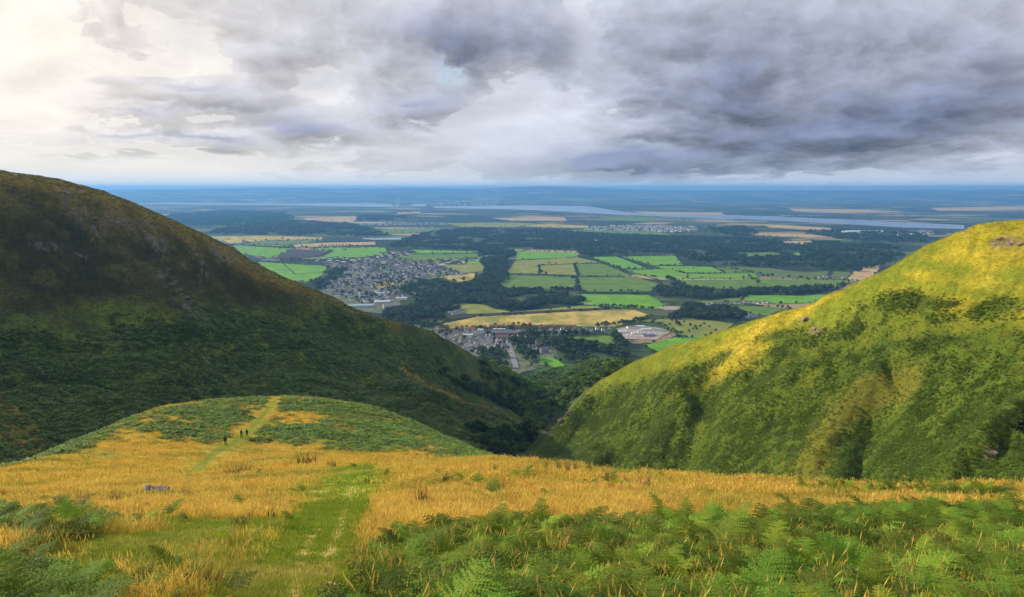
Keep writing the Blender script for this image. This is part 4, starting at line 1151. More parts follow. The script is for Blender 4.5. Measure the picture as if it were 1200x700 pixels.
# upper town: rows of pale terraces; the ones that show largest are things, the farther rest one mass
UT = [(374,335),(386,322),(398,311),(440,304.5),(500,307.5),(523,315),(548,322),(543,324),(510,325),(480,329),(466,331),(460,340),(498,345),(480,351),(452,354),(420,356),(392,347)]
wl = [plain_pt(*p) for p in UT]; xs = [p[0] for p in wl]; ys = [p[1] for p in wl]
ang = R(16); ca, sa = math.cos(ang), math.sin(ang)
cand = []
for i in range(-70, 70):
    for j in range(-70, 70):
        u, v = i * 18.5, j * 27 + (i // 9 % 2) * 9
        if i % 9 == 8: continue
        x = sum(xs)/len(xs) + u*ca - v*sa + random.uniform(-2, 2); y = sum(ys)/len(ys) + u*sa + v*ca + random.uniform(-3, 3)
        if inside(wl, [x], [y])[0] and not inside([plain_pt(*p) for p in ((436,334),(462,329),(462,336),(440,339))], [x], [y])[0] and fbm(np.array([x/70.]), np.array([y/70.]), 2, 9)[0] < .17:
            if all((a-x)**2 + (b-y)**2 > 30**2 for (a, b, e) in used): cand.append((x, y))
cand.sort(key=lambda p: math.hypot(*p))
UP = {'uw': ((14, 8, 5, 2.4, 'white', 'slate'), 'pale rendered house with slate roof in the upper town', 'pale houses of the upper town'),
      'ug': ((15, 8, 4.6, 2.6, 'grey', 'slate'), 'grey house with slate roof in the upper town', 'grey houses of the upper town'),
      'ub': ((14, 8, 4.8, 2.6, 'cream', 'brown'), 'cream house with brown roof in the upper town', 'cream houses of the upper town')}
room = max(0, 296 - n_house)
for (x, y) in cand[:room]:
    k = random.choices(['uw', 'ug', 'ub'], (.6, .22, .18))[0]; sp, lab, grp = UP[k]
    house(x, y, ang + (math.pi/2 if random.random() < .15 else 0), k, sp, lab, grp, False)


def town_mass(name, pts, sc, label):
    protos = []
    for q, kk in enumerate(('uw', 'ug', 'ub')):
        S = house_set(kk, *UP[kk][0]); protos.append(proto('town_house_%d' % q, joined(S['wall'], S['roof'], 'town_house')))
    pts = np.array([(x, y, 0) for x, y in pts]); n = len(pts)
    scatter(name, pts, ang + np.where(RNG.random(n) < .2, math.pi/2, 0), sc * RNG.uniform(.85, 1.15, n), RNG.choice(3, n, p=[.55, .25, .2]), protos, label, 'houses')


if len(cand) > room: town_mass('far_houses', cand[room:], 1, 'mass of pale houses at the back of the upper town')
for lab, poly, n in (('scattered white houses of the far village beyond the big forest', [(680,268),(700,265),(760,264),(815,266),(820,270.5),(790,272.5),(740,271),(690,270)], 420),
                     ('far town of pale blocks across the estuary', [(508,240),(530,236),(560,234),(585,237),(582,240.5),(560,241),(520,241.6)], 260),
                     ('far white houses in the dark woods beside the river', [(1050,272),(1090,271.5),(1095,276.5),(1055,277)], 150),
                     ('far industrial town under the uplands', [(800,233.5),(900,232.5),(905,236),(810,237.5)], 200)):
    w = [plain_pt(*p) for p in poly]; pts = []
    while len(pts) < n:
        x = RNG.uniform(min(p[0] for p in w), max(p[0] for p in w)); y = RNG.uniform(min(p[1] for p in w), max(p[1] for p in w))
        if inside(w, [x], [y])[0]: pts.append((x, y))
    town_mass('far_houses', pts, 1.3 if n > 400 else 2.0, lab)

# works yard: sheds, blue roofed shed, vans
for (px, py, rz, L, D, h, roof, lab) in ((730,390.5,5,18,10,5,'sheet','pale shed at the left end of the works yard'),(740,385,8,22,11,5,'tile','red roofed shed at the back of the works yard'),(750,384.6,4,20,10,5,'sheet','pale shed behind the works yard'),(757,388,-6,24,11,5,'sheet','pale shed in the middle of the works yard'),(771,388.5,-10,26,12,4,'slate','dark roofed shed on the right of the works yard'),(744,392,6,16,10,4,'sheet','small pale shed beside the park trees in the works yard'),(760,394.5,10,30,14,3.6,'bluepanel','low shed with a deep blue roof in front of the works yard')):
    if roof == 'bluepanel' and 'bluepanel' not in RM: RM['bluepanel'] = simple('deep_blue_roof', (.05, .07, .22), .35, .2, .4)
    big(px, py, rz, lab, (L, D, h, 1.8, 'white' if roof != 'bluepanel' else 'grey', roof), lab, 'shed', 'yard_shed')

M_van = simple('white_van_paint', (.78, .78, .78), .35, .03, 1); M_tyre = simple('tyre_rubber', (.02, .02, .02), .9, .1, 4)
v = MB()
prof = [(-2.7,.45),(-2.7,2.2),(-2.5,2.35),(1.1,2.35),(1.9,1.45),(2.7,1.2),(2.75,.45)]
v.add([(x, -.95, z) for x, z in prof] + [(x, .95, z) for x, z in prof], [tuple(range(7)), tuple(range(13, 6, -1))] + [(i, i+7, (i+1) % 7 + 7, (i+1) % 7) for i in range(7)])
VAN = v.mesh('body', M_van)
g = MB(); g.add([(1.16,-.85,2.32),(1.16,.85,2.32),(1.92,.85,1.49),(1.92,-.85,1.49)], [(0,1,2,3)]); WIND = g.mesh('windscreen', M_glass)
w = MB(); w.tube([(0,-.13,0),(0,.13,0)], [.36,.36], 12); WHEEL = w.mesh('wheel', M_tyre)


def van(px, py, rz, label, group=None):
    x, y = plain_pt(px, py); o = empty('van', (x, y, 1.2), R(rz)); link('body', VAN, o)
    s = link('windscreen', WIND, o); s.location = (.012, 0, .012)
    for a in (-1.75, 1.75):
        for b in (-.88, .88): k = link('wheel', WHEEL, o); k.location = (a, b, .36)
    tag(o, label, 'van', group)


van(598.5, 414, 75, 'white van on the pale road into the lower town')
for px, py in ((752,391.5),(755,391.2),(762,391),(766,390.6),(748,389.5),(769,392.4),(736,394),(739,395)):
    van(px, py, random.uniform(-60, 60), 'white van parked in the works yard', 'white vans in the works yard')

# ------------------------------------------------------------------ far landmarks
M_conc = simple('concrete', (.35, .34, .34), .9, .1, .05); M_steel = simple('pylon_steel', (.30, .31, .33), .6, .1, 1, metal=.3); M_tank = simple('white_tank_paint', (.8, .8, .8), .5, .05, .1)
x, y = plain_pt(468, 240.8); o = empty('chimney_stack', (x, y, 0))
c = MB(); c.tube([(0,0,0),(0,0,60),(0,0,178)], [17, 13, 10], 20); c.build('shaft', M_conc, o, smooth_shade=True)
c = MB(); c.tube([(0,0,178.02),(0,0,186)], [11.5, 11.5], 20); c.build('rim', M_steel, o)
tag(o, 'single tall grey power station chimney beside the estuary', 'chimney')
for k, (px, L, hh) in enumerate(((473.5, 150, 55), (462, 90, 30), (480, 100, 28))):
    x, y = plain_pt(px, 240.9); o = empty('power_station_hall', (x, y, 0))
    b = MB(); b.box(-L/2, L/2, -35, 35, -1, hh); b.build('wall', M_conc, o)
    b = MB(); b.box(-L/2-2, L/2+2, -37, 37, hh+.05, hh+4); b.build('roof', M_steel, o)
    tag(o, ('tall boiler hall right beside the far chimney', 'low hall left of the far chimney', 'low hall to the right of the boiler hall by the far chimney')[k], 'power station')
for px in (853, 857, 861, 864, 870, 874, 878, 884):
    x, y = plain_pt(px, 233.6 + random.uniform(-.3, .3)); o = empty('storage_tank', (x, y, 0))
    c = MB(); c.tube([(0,0,0),(0,0,52)], [26, 26], 20); c.build('wall', M_tank, o, smooth_shade=True)
    c = MB(); c.tube([(0,0,52.05),(0,0,58),(0,0,62)], [26.5, 18, 2], 20); c.build('roof', M_tank, o, smooth_shade=True)
    tag(o, 'white cylindrical tank of the far refinery under the uplands', 'storage tank', 'white refinery tanks')
for k, (px, py) in enumerate(((949,262),(1000,264.6),(1059,268))):
    x, y = plain_pt(px, py); o = empty('pylon', (x, y, 0), R(25))
    t = MB()
    for a in (-1, 1):
        for b in (-1, 1): t.tube([(a*6,b*6,0),(a*1.6,b*1.6,45),(0,0,70)], [.8,.7,.5], 4)
    for z in (8, 18, 28, 38, 48):
        q = 6 - 4.4*z/45 if z < 45 else 1.4
        t.tube([(-q,-q,z),(q,q,z+6)], [.4,.4], 4); t.tube([(q,-q,z),(-q,q,z+6)], [.4,.4], 4)
    t.build('tower', M_steel, o)
    for z in (44, 54, 63):
        a = MB(); a.tube([(-13,0,z),(0,0,z+1.5),(13,0,z)], [.5,.8,.5], 4); a.build('cross_arm', M_steel, o)
    tag(o, ('river pylon standing before the far bank, leftmost of three', 'middle one of the three river pylons', 'river pylon closest to the sunlit hill ridge')[k], 'pylon')
for px, L in ((1003, 190), (1022, 150)):
    x, y = plain_pt(px, 273.4); o = empty('depot', (x, y, 0), R(4)); b = MB(); b.box(-L/2, L/2, -40, 40, -1, 14); b.build('wall', M_tank, o)
    b = MB(); b.gable(-L/2, L/2, -40, 40, 14.05, 20, 1, 1); b.build('roof', RM['sheet'], o)
    tag(o, 'long white depot shed in the dark woods by the river, ' + ('the longer one' if L > 160 else 'the shorter one'), 'depot')
# ------------------------------------------------------------------ bracken
M_fern = leaf_mat('bracken_frond', (.060, .115, .010), (.25, .29, .022), .35, .9, .04, .35, (1.4, 1.5, .5), .8)
M_fern_y = leaf_mat('yellowing_frond', (.16, .17, .02), (.36, .28, .04), .35, .9, .03, .3, (1.3, 1.2, .5))
M_stalk = simple('bracken_stalk', (.14, .13, .03), .8, .3, 6)
M_slope_fern = leaf_mat('slope_bracken', (.085, .142, .010), (.135, .192, .014), .3, 1/9, .02, .35, (1.4, 1.5, .5))
M_shade_fern = leaf_mat('shaded_bracken', (.075, .13, .024), (.15, .215, .036), .25, 1/9, .02, .35, (1.3, 1.4, .6))
M_knoll_fern = leaf_mat('knoll_bracken', (.075, .135, .020), (.17, .25, .028), .25, 1/6, .02, .35, (1.3, 1.4, .6))


def frond_mesh(seed, L=1.0, W=.30, rise=70, bend=95, mat=None, pairs=17):
    rng = np.random.default_rng(seed)
    n = 24; pts = [np.zeros(3)]; dirs = []
    for k in range(n):
        a = R(rise - bend * (k / n) ** 1.5); d = np.array([math.cos(a), .04 * math.sin(k * .5 + seed), math.sin(a)]); dirs.append(d); pts.append(pts[-1] + d * L / n)
    dirs.append(dirs[-1])

    def at(s):
        f = s * n; i = min(int(f), n - 1); u = f - i
        return pts[i] * (1-u) + pts[i+1] * u, dirs[i]
    vs = []; fs = []

    def quad(*q):
        k = len(vs); vs.extend(q); fs.append(tuple(range(k, k + len(q))))
    for k in range(n):                                  # rachis
        w = .007 * (1 - .8 * k / n); y = np.array([0, w, 0])
        quad(pts[k] - y, pts[k+1] - y, pts[k+1] + y, pts[k] + y)
    for k in range(pairs):
        s = .34 + .64 * (k + .3) / pairs; q = (s - .34) / .66
        c, d = at(s); up = np.array([-d[2], 0, d[0]])
        w = W * (1 - q) ** .85 * (.55 + .45 * min(1, q * 5 + .45)) * rng.uniform(.85, 1.12) + .02
        for sd in (-1, 1):
            e = np.array([0, sd, 0]) * .93 + d * rng.uniform(.25, .5) + up * rng.uniform(-.25, .12); e /= np.linalg.norm(e)
            t = np.cross(e, up); t /= np.linalg.norm(t)
            m = max(3, int(9 * w / W + 1))
            for j in range(m):
                u0 = j / m; pw = .030 * (L / .9) * (1 - .75 * u0) * (.7 + .6 * w / W)
                droop = -up * .10 * w * u0 * u0
                b0 = c + e * w * u0 + droop; b1 = c + e * w * (u0 + 1.05/m) + droop
                for s2 in (-1, 1):
                    tip = (b0 + b1) / 2 + t * s2 * pw + e * .4 * w / m + up * rng.uniform(-.012, .006)
                    quad(b0, b1, tip)
    me = bpy.data.meshes.new('frond'); me.from_pydata([tuple(v) for v in vs], [], fs); me.materials.append(mat or M_fern); me.update()
    return me


FROND = [frond_mesh(500 + k, .85 + .06 * k, .27 + .02 * (k % 3), 62 + 5 * (k % 4), 70 + 9 * (k % 5)) for k in range(6)]
M_fern_b = leaf_mat('browned_frond', (.12, .07, .02), (.30, .17, .05), .3, .9, .03, .3, (1.2, 1.1, .6))
FROND_Y = [frond_mesh(530, .72, .22, 55, 120, M_fern_b)] + [frond_mesh(520 + k, .8, .24, 65, 95, M_fern_y) for k in range(2)]


def bracken_plant(x, y, sc, label, group, yellow=0.0, nf=None):
    o = empty('bracken', (x, y, float(ground_z(x, y)) - .03), random.uniform(0, 6.28), sc)
    n = nf or random.randint(5, 7)
    for k in range(n):
        f = link('frond', random.choice(FROND_Y if random.random() < yellow else FROND), o)
        f.rotation_euler = (random.uniform(-.15, .15), random.uniform(-.25, .3), 2*math.pi*k/n + random.uniform(-.4, .4)); s = random.uniform(.7, 1.1); f.scale = (s, s, s)
        f.location = (random.uniform(-.12, .12), random.uniform(-.12, .12), 0)
    tag(o, label, 'fern', group)
    return o


def scatter_px(poly, n, rmin=4, rmax=60, gap=.4):
    xs = [p[0] for p in poly]; ys = [p[1] for p in poly]
    az0, az1 = ray(min(xs), 640)[0] - .03, ray(max(xs), 640)[0] + .03
    out = []; tries = 0
    while len(out) < n and tries < 80000:
        tries += 1
        a = random.uniform(az0, az1); r = math.sqrt(random.uniform(rmin**2, rmax**2)); x, y = r*math.sin(a), r*math.cos(a)
        px, py = project(x, y, float(ground_z(x, y)))
        if inside(poly, [px], [py])[0] and all((x-u)**2 + (y-v)**2 > gap*gap for u, v in out): out.append((x, y))
    return out


MAIN = [(440,790),(452,700),(462,662),(490,642),(540,634),(640,632),(740,634),(830,626),(900,630),(950,615),(1010,615),(1080,612),(1210,608),(1290,640),(1290,800),(440,800)]
GAPS = [(1010,655,60,22),(900,700,70,28),(1060,710,90,30),(560,690,50,18),(1170,640,40,14),(480,700,40,16),(820,720,50,20),(960,690,80,32),(880,665,40,16),(1130,655,40,14),(620,700,70,22),(760,690,25,16)]
pts = scatter_px(MAIN, 222, 4.6, 19, .36)
for (x, y) in pts:
    px, py = project(x, y, float(ground_z(x, y)))
    bare = any(((px-a)/rx)**2 + ((py-b)/ry)**2 < 1 for a, b, rx, ry in GAPS)
    if bare and random.random() < .6: continue
    bracken_plant(x, y, random.uniform(.58, .90), 'green bracken fern in the dense fern bed on the right of the path', 'ferns of the dense bed', .16)
for (px, py) in ((1128,668),(1108,690),(835,668),(700,655),(905,640),(975,668)):
    x, y, z = hit(px, py); bracken_plant(x, y, 1.0, 'yellowing bracken fern inside the dense fern bed', 'yellowing ferns of the dense bed', .9)
for (x, y) in scatter_px([(-60,800),(-60,704),(10,704),(55,716),(70,740),(50,800)], 14, 4.6, 12, .3):
    bracken_plant(x, y, random.uniform(.45, .68), 'lush green bracken fern in the clump left of the path at the near edge', 'ferns of the near clump left of the path')
for (x, y) in scatter_px([(150,700),(190,680),(250,690),(270,705),(200,715)], 5, 4.6, 12, .4):
    bracken_plant(x, y, random.uniform(.35, .55), 'low bracken fern at the edge of the trodden path', 'low ferns by the path', .15)
for (x, y) in scatter_px([(-30,615),(60,604),(105,612),(110,626),(60,640),(-30,646)], 27, 10, 34, .45):
    bracken_plant(x, y, random.uniform(.38, .62), 'pale green bracken fern in the patch inside the golden grass left of the path', 'ferns of the patch in the golden grass', .05)
for (px, py) in ((330,598),(345,620),(310,585),(280,600),(350,552),(520,572),(545,570),(500,575),(560,578),(515,560),(572,590),(195,612),(165,622),(235,590),(355,585),(690,570),(720,572),(420,552),(455,560),(610,565),(640,590),(580,598),(255,640),(230,560),(300,560)):
    x, y, z = hit(px, py); bracken_plant(x, y, random.uniform(.5, .8), 'lone small bracken fern scattered in the open golden grass', 'lone ferns in the golden grass', .15, 4)
for (x, y) in scatter_px([(920,574),(1000,577),(1100,581),(1200,584),(1200,590),(1080,588),(940,580)], 32, 22, 38, .5):
    bracken_plant(x, y, random.uniform(.6, .95), 'green bracken fern along the brow of the near slope before the sunlit hill', 'ferns along the brow')


def fern_clump(seed, mat, n=34, rad=1.05, hgt=.5, size=.36):
    """bracken as seen over a valley: a low tuft of flat arching fronds"""
    rng = np.random.default_rng(seed); vs = []; fs = []
    for k in range(n):
        a = rng.uniform(0, 6.28); q = math.sqrt(rng.random()) * rad; c = np.array([math.cos(a)*q, math.sin(a)*q, hgt * (.45 + .65 * (1 - (q/rad)**2)) * rng.uniform(.6, 1.15)])
        b = rng.uniform(0, 6.28); d = np.array([math.cos(b), math.sin(b), rng.uniform(-.38, .22)]); s = np.array([-d[1], d[0], rng.uniform(-.18, .18)]); L = size * rng.uniform(.8, 1.5); W = L * .42
        i = len(vs); vs += [c - d*L*.6, c - d*L*.1 + s*W, c + d*L + np.array([0,0,-.2*L]), c - d*L*.1 - s*W]; fs.append((i, i+1, i+2, i+3))
    me = bpy.data.meshes.new('bracken_clump'); me.from_pydata([tuple(v) for v in vs], [], fs); me.materials.append(mat); me.update(); return me


def slope_scatter(name, mask, fld, n, rmin, rmax, azr, mat, label, smin, smax, lift=-.15):
    protos = [proto('clump_%s_%d' % (name, k), fern_clump(600 + k, mat)) for k in range(5)]
    a = RNG.uniform(azr[0], azr[1], n); r = np.sqrt(RNG.uniform(rmin**2, rmax**2, n)); x, y = r*np.sin(a), r*np.cos(a)
    w = grid_sample(np.where(mask, fld, 0).astype(float), x, y); hum = .5 + fbm(x/5, y/5, 3, 401)
    k = RNG.random(n) < w * np.clip(hum * 1.5 - .1, .12, 1)
    x, y, hum = x[k], y[k], hum[k]; z = ground_z(x, y) + lift
    return scatter(name, np.stack([x, y, z], 1), RNG.uniform(0, 6.28, len(x)), RNG.uniform(smin, smax, len(x)) * (.6 + .7 * hum), RNG.integers(0, 5, len(x)), protos, label, 'bracken')


slope_scatter('slope_bracken', right, bracken, 340000, 230, 600, (-.02, .62), M_slope_fern, 'bracken covering the lower part of the sunlit hill', .45, .85, -.12)
slope_scatter('slope_bracken', left, bracken, 150000, 300, 700, (-.62, .02), M_shade_fern, 'bracken covering the foot of the shaded hill', .9, 2.0)
slope_scatter('slope_bracken', is_knoll, bracken, 60000, 75, 260, (-.62, .02), M_knoll_fern, 'bracken patches on the golden knoll', .65, 1.15)

UNDER = [frond_mesh(540 + k, .55, .2, 50, 70, leaf_mat('fern_undergrowth', (.06, .125, .012), (.22, .29, .025), .35, .9, .04, .4, (1.4, 1.4, .5), .8) if k == 0 else bpy.data.materials['fern_undergrowth']) for k in range(3)]


def plant_proto(k):
    bm = bmesh.new()
    for q in range(6):
        t = UNDER[(k + q) % 3].copy(); t.transform(Matrix.Rotation(q * 1.05 + .3 * k, 4, 'Z') @ Matrix.Rotation(.2 * math.sin(q * 3 + k), 4, 'Y') @ Matrix.Scale(.8 + .1 * (q % 3), 4)); bm.from_mesh(t)
    me = bpy.data.meshes.new('undergrowth'); bm.to_mesh(me); bm.free(); me.materials.append(UNDER[0].materials[0]); return proto('undergrowth_%d' % k, me)


up = np.array(scatter_px(MAIN, 1000, 4.4, 20, .13) + scatter_px([(-60,800),(-60,690),(40,690),(90,710),(100,800)], 40, 4.4, 12, .2) + scatter_px([(-30,605),(60,598),(118,608),(120,628),(60,645),(-30,650)], 60, 10, 34, .3))
scatter('bracken_undergrowth', np.stack([up[:, 0], up[:, 1], ground_z(up[:, 0], up[:, 1]) - .02], 1), RNG.uniform(0, 6.28, len(up)), RNG.uniform(.8, 1.6, len(up)), RNG.integers(0, 3, len(up)), [plant_proto(k) for k in range(3)], 'low young bracken filling the gaps between the ferns', 'bracken', RNG.normal(0, .12, (len(up), 2)))

# ------------------------------------------------------------------ grass
def grass_mat(name, root, tip, trans=.35, patch=None):
    m, nt, out = new_mat(name)
    tc = nt.node('ShaderNodeTexCoord'); oi = nt.node('ShaderNodeObjectInfo'); geo = nt.node('ShaderNodeNewGeometry')
    sx = nt.node('ShaderNodeSeparateXYZ'); nt.put(sx.inputs[0], tc.outputs['Object'])
    f = nt.m('ADD', nt.m('MULTIPLY', sx.outputs[2], 1.6), nt.m('MULTIPLY', nt.m('SUBTRACT', nt.noise(geo.outputs['Position'], .5, 3, .6), .5), 1.2), clamp=True)
    c = nt.mix(f, root, tip)
    if patch:
        pn = nt.m('ADD', nt.m('MULTIPLY', nt.noise(geo.outputs['Position'], .11, 5, .65), .6), nt.m('MULTIPLY', nt.noise(geo.outputs['Position'], .7, 3, .6), .4))
        c = nt.mix(nt.maprange(pn, .475, .61, 0, .9), c, patch)
    hs = nt.node('ShaderNodeHueSaturation'); nt.put(hs.inputs['Hue'], nt.maprange(oi.outputs['Random'], 0, 1, .475, .522, 'LINEAR'))
    nt.put(hs.inputs['Value'], nt.maprange(nt.m('FRACT', nt.m('MULTIPLY', oi.outputs['Random'], 9.1)), 0, 1, .70, 1.32, 'LINEAR')); nt.put(hs.inputs['Color'], c)
    b = nt.node('ShaderNodeBsdfPrincipled'); nt.put(b.inputs['Base Color'], hs.outputs[0]); b.inputs['Roughness'].default_value = .7; b.inputs['Specular IOR Level'].default_value = .2
    tr = nt.node('ShaderNodeBsdfTranslucent'); nt.put(tr.inputs[0], hs.outputs[0]); ms = nt.node('ShaderNodeMixShader'); ms.inputs[0].default_value = trans
    nt.l.new(b.outputs[0], ms.inputs[1]); nt.l.new(tr.outputs[0], ms.inputs[2]); nt.l.new(ms.outputs[0], out.inputs[0])
    return m


M_gold = grass_mat('dry_golden_grass', (.54, .37, .05), (.93, .64, .15), .35, (.25, .265, .032))
M_green = grass_mat('short_green_grass', (.20, .27, .020), (.40, .44, .05), .35, (.44, .38, .08))
M_rush = grass_mat('brown_rush', (.10, .085, .025), (.21, .15, .05), .2)


def tuft_mesh(seed, n, hgt, spread, mat, width=.006, seed_heads=False, lean=.5):
    rng = np.random.default_rng(seed); vs = []; fs = []
    for k in range(n):
        a = rng.uniform(0, 6.28); q = spread * math.sqrt(rng.random()); b = np.array([math.cos(a)*q, math.sin(a)*q, -.02])
        h = hgt * rng.uniform(.55, 1.1); l = rng.uniform(.1, lean) * h; e = rng.uniform(0, 6.28); d = np.array([math.cos(e), math.sin(e), 0]); s = np.array([-d[1], d[0], 0]) * width
        p0, p1, p2 = b, b + d*l*.3 + np.array([0,0,h*.6]), b + d*l + np.array([0,0,h])
        i = len(vs); vs += [p0-s, p0+s, p1+s*.8, p1-s*.8, p2+s*.25, p2-s*.25]; fs += [(i,i+1,i+2,i+3),(i+3,i+2,i+4,i+5)]
        if seed_heads and rng.random() < .5:
            i = len(vs); t = (p2-p1)/np.linalg.norm(p2-p1); m = p2 + t*.04; vs += [p2 - t*.02, m + s*2.2, p2 + t*.10, m - s*2.2]; fs.append((i,i+1,i+2,i+3))
    me = bpy.data.meshes.new('tuft'); me.from_pydata([tuple(v) for v in vs], [], fs); me.materials.append(mat); me.update(); return me


def grass_field(name, mats, fld, n, rmin, rmax, az, hgt, spread, blades, width, label, smin=.7, smax=1.3, heads=False, mask=None, power=1.0):
    protos = [proto('%s_%d' % (name, k), tuft_mesh(700 + k, blades, hgt, spread, mats, width, heads)) for k in range(5)]
    a = RNG.uniform(az[0], az[1], n); r = (rmin**power + RNG.random(n) * (rmax**power - rmin**power)) ** (1/power); x, y = r*np.sin(a), r*np.cos(a)
    k = RNG.random(n) < grid_sample(fld.astype(float), x, y)
    x, y = x[k], y[k]; n = len(x)
    return scatter(name, np.stack([x, y, ground_z(x, y)], 1), RNG.uniform(0, 6.28, n), RNG.uniform(smin, smax, n), RNG.integers(0, 5, n), protos, label, 'grass', RNG.normal(0, .08, (n, 2)))


W36 = (-.64, .64)
fern_bed = np.clip(smooth(628, 650, GPY) * smooth(400, 430, GPX), 0, 1) * is_near
dry_near = dry * is_near
grass_field('golden_grass', M_gold, np.clip(dry_near * (1 - .97 * fern_bed), 0, 1), 70000, 4, 26, W36, .20, .17, 26, .0024, 'dry golden grass on the near slope', heads=True, power=1.3)
grass_field('golden_grass', M_gold, dry_near, 45000, 22, 60, W36, .19, .32, 28, .005, 'dry golden grass towards the brow of the near slope', heads=True, power=1.6)
grass_field('golden_grass', M_gold, np.clip(dry * is_knoll * (1 - .8 * smooth(.0, .2, f_mid + .5 * f_big)), 0, 1), 60000, 55, 260, (-.64, .04), .28, .75, 24, .018, 'dry golden grass over the knoll', power=1.8)
green_f = np.clip(.55 * sparse + npath * .45 + .6 * verge * smooth(-.1, .15, fb + .5*fc) + .9 * gfront + .55 * fern_bed + .3 * smooth(.1, .25, fb), 0, 1) * is_near * (1 - .75 * track)
grass_field('green_grass', M_green, green_f, 100000, 4, 24, W36, .07, .12, 20, .0035, 'short green grass along the trodden path', power=1.3)
grass_field('green_grass', M_green, green_f, 40000, 20, 60, W36, .09, .25, 18, .010, 'short green grass further down the near slope', power=1.6)
grass_field('tall_grass', grass_mat('tall_seeding_grass', (.28, .25, .025), (.78, .52, .10)), fern_bed * .9, 1800, 4.6, 16, (-.2, .64), .38, .12, 12, .0022, 'tall seeding grass between the near ferns', heads=True, power=1.5)

up_r = np.clip(1 - bracken, 0, 1) * right; up_l = np.clip(1 - bracken, 0, 1) * left
grass_field('hill_grass', grass_mat('sunlit_hill_grass', (.38, .32, .024), (.70, .54, .055), .35, (.25, .30, .022)), up_r, 120000, 230, 640, (-.02, .62), .34, .75, 14, .045, 'tussocky grass over the upper sunlit hill', power=1.6)
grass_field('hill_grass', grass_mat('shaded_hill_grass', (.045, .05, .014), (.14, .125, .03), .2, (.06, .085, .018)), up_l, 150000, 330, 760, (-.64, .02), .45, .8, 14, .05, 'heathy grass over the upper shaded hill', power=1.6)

# rushes: dark upright tufts
RUSH = [tuft_mesh(760 + k, 70, .8, .16, M_rush, .007, False, .45) for k in range(4)]
SHRUB = [tuft_mesh(770 + k, 60, .5, .30, grass_mat('brown_heather_%d' % k, (.07, .055, .02), (.17, .11, .035), .15), .012, False, .9) for k in range(2)]


def tuft(px, py, sc, me, name, label, cat, group=None):
    x, y, z = hit(px, py); o = link(name, me); o.location = (x, y, z - .03); o.rotation_euler = (0, 0, random.uniform(0, 6.28)); o.scale = (sc*1.0, sc*1.0, sc)
    tag(o, label, cat, group)


tuft(495, 600, .95, RUSH[0], 'rush_tuft', 'tallest dark rush tuft standing alone beside the green path', 'rush')
for px, py, s in ((94,594,.75),(136,598,.85),(586,584,.8),(575,580,.6),(655,556,.9),(675,556,.8),(640,555,.7),(665,558,.9),(698,576,.6),(712,568,.7),(735,572,.6),(758,578,.8),(748,573,.6),(522,572,.8),(580,556,.7),(820,566,.6),(716,580,.7),(215,586,.6),(222,590,.6),(60,612,.5),(160,622,.5),(775,562,.7),(690,553,.8)):
    tuft(px, py, s, RUSH[random.randrange(4)], 'rush_tuft', 'smaller brown rush tuft among the golden grass of the near slope', 'rush', 'rush tufts in the golden grass')
for px, py, s in ((360,547,2.6),(389,548,1.1),(285,556,1.6),(272,560,1.4),(318,602,.6),(280,618,.55),(430,566,.5),(300,608,.5),(98,556,1.2),(870,640,.6),(820,650,.6)):
    tuft(px, py, s, SHRUB[random.randrange(2)], 'heather_shrub', 'low brown heather shrub in the golden grass', 'shrub', 'low brown shrubs in the golden grass')

# weeds, thistles and young fern dotted through the grass
def weeds(name, n, rmin, rmax, az, fld, mats, size, label):
    protos = [proto('%s_%d' % (name, k), tuft_mesh(820 + k, 26, .42, .16, mats[k % len(mats)], .012 * size, False, .9)) for k in range(4)]
    a = RNG.uniform(az[0], az[1], n); rr2 = np.sqrt(RNG.uniform(rmin**2, rmax**2, n)); x, y = rr2*np.sin(a), rr2*np.cos(a)
    k = (RNG.random(n) < grid_sample(fld.astype(float), x, y)) & (fbm(x/6, y/6, 3, 411) > -.02)
    x, y = x[k], y[k]; n = len(x)
    scatter(name, np.stack([x, y, ground_z(x, y)], 1), RNG.uniform(0, 6.28, n), size * RNG.uniform(.4, 1.3, n), RNG.integers(0, 4, n), protos, label, 'weeds')


WM = [grass_mat('green_weed', (.04, .07, .012), (.13, .19, .025), .25), grass_mat('brown_weed', (.08, .06, .02), (.20, .14, .04), .2), grass_mat('dark_weed', (.03, .05, .012), (.09, .12, .02), .25)]
weeds('weeds', 900, 9, 60, W36, dry_near * (1 - fern_bed), WM, .7, 'small weeds and seedlings dotted through the near golden grass')
weeds('weeds', 4500, 70, 260, (-.64, .04), is_knoll * (1 - np.clip(kwide, 0, 1)) * .8, [grass_mat('knoll_weed', (.10, .14, .02), (.26, .28, .035), .3)], .8, 'green tufts and weeds dotted over the knoll')

# ------------------------------------------------------------------ rocks
M_rock = simple('weathered_rock', (.165, .155, .135), .95, .45, 4, .6, detail=8)
M_dcrag = simple('dark_glen_crag', (.09, .075, .055), .95, .45, .5, .7, detail=8)
M_crag = simple('lichen_crag', (.27, .20, .13), .95, .4, .6, .7, detail=8)


def rock_mesh(seed, sx, sy, sz, mat, rough=.28, cut=True):
    bm = bmesh.new(); bmesh.ops.create_icosphere(bm, subdivisions=4, radius=1)
    rng = np.random.default_rng(seed); planes = [(rng.normal(size=3), rng.uniform(.55, .85)) for _ in range(9)]
    P = np.array([v.co for v in bm.verts])
    for nv, d in planes:
        nv = nv / np.linalg.norm(nv); e = np.maximum(P @ nv - d, 0)
        P = P - nv[None] * (e * .9)[:, None]
    q = fbm(P[:, 0]*2.2 + seed, P[:, 1]*2.2 + P[:, 2]*1.7, 5, seed)
    P = P * (1 + rough * q)[:, None] * np.array([sx, sy, sz])
    for v, p in zip(bm.verts, P): v.co = p
    me = bpy.data.meshes.new('rock'); bm.to_mesh(me); bm.free(); me.materials.append(mat); return me


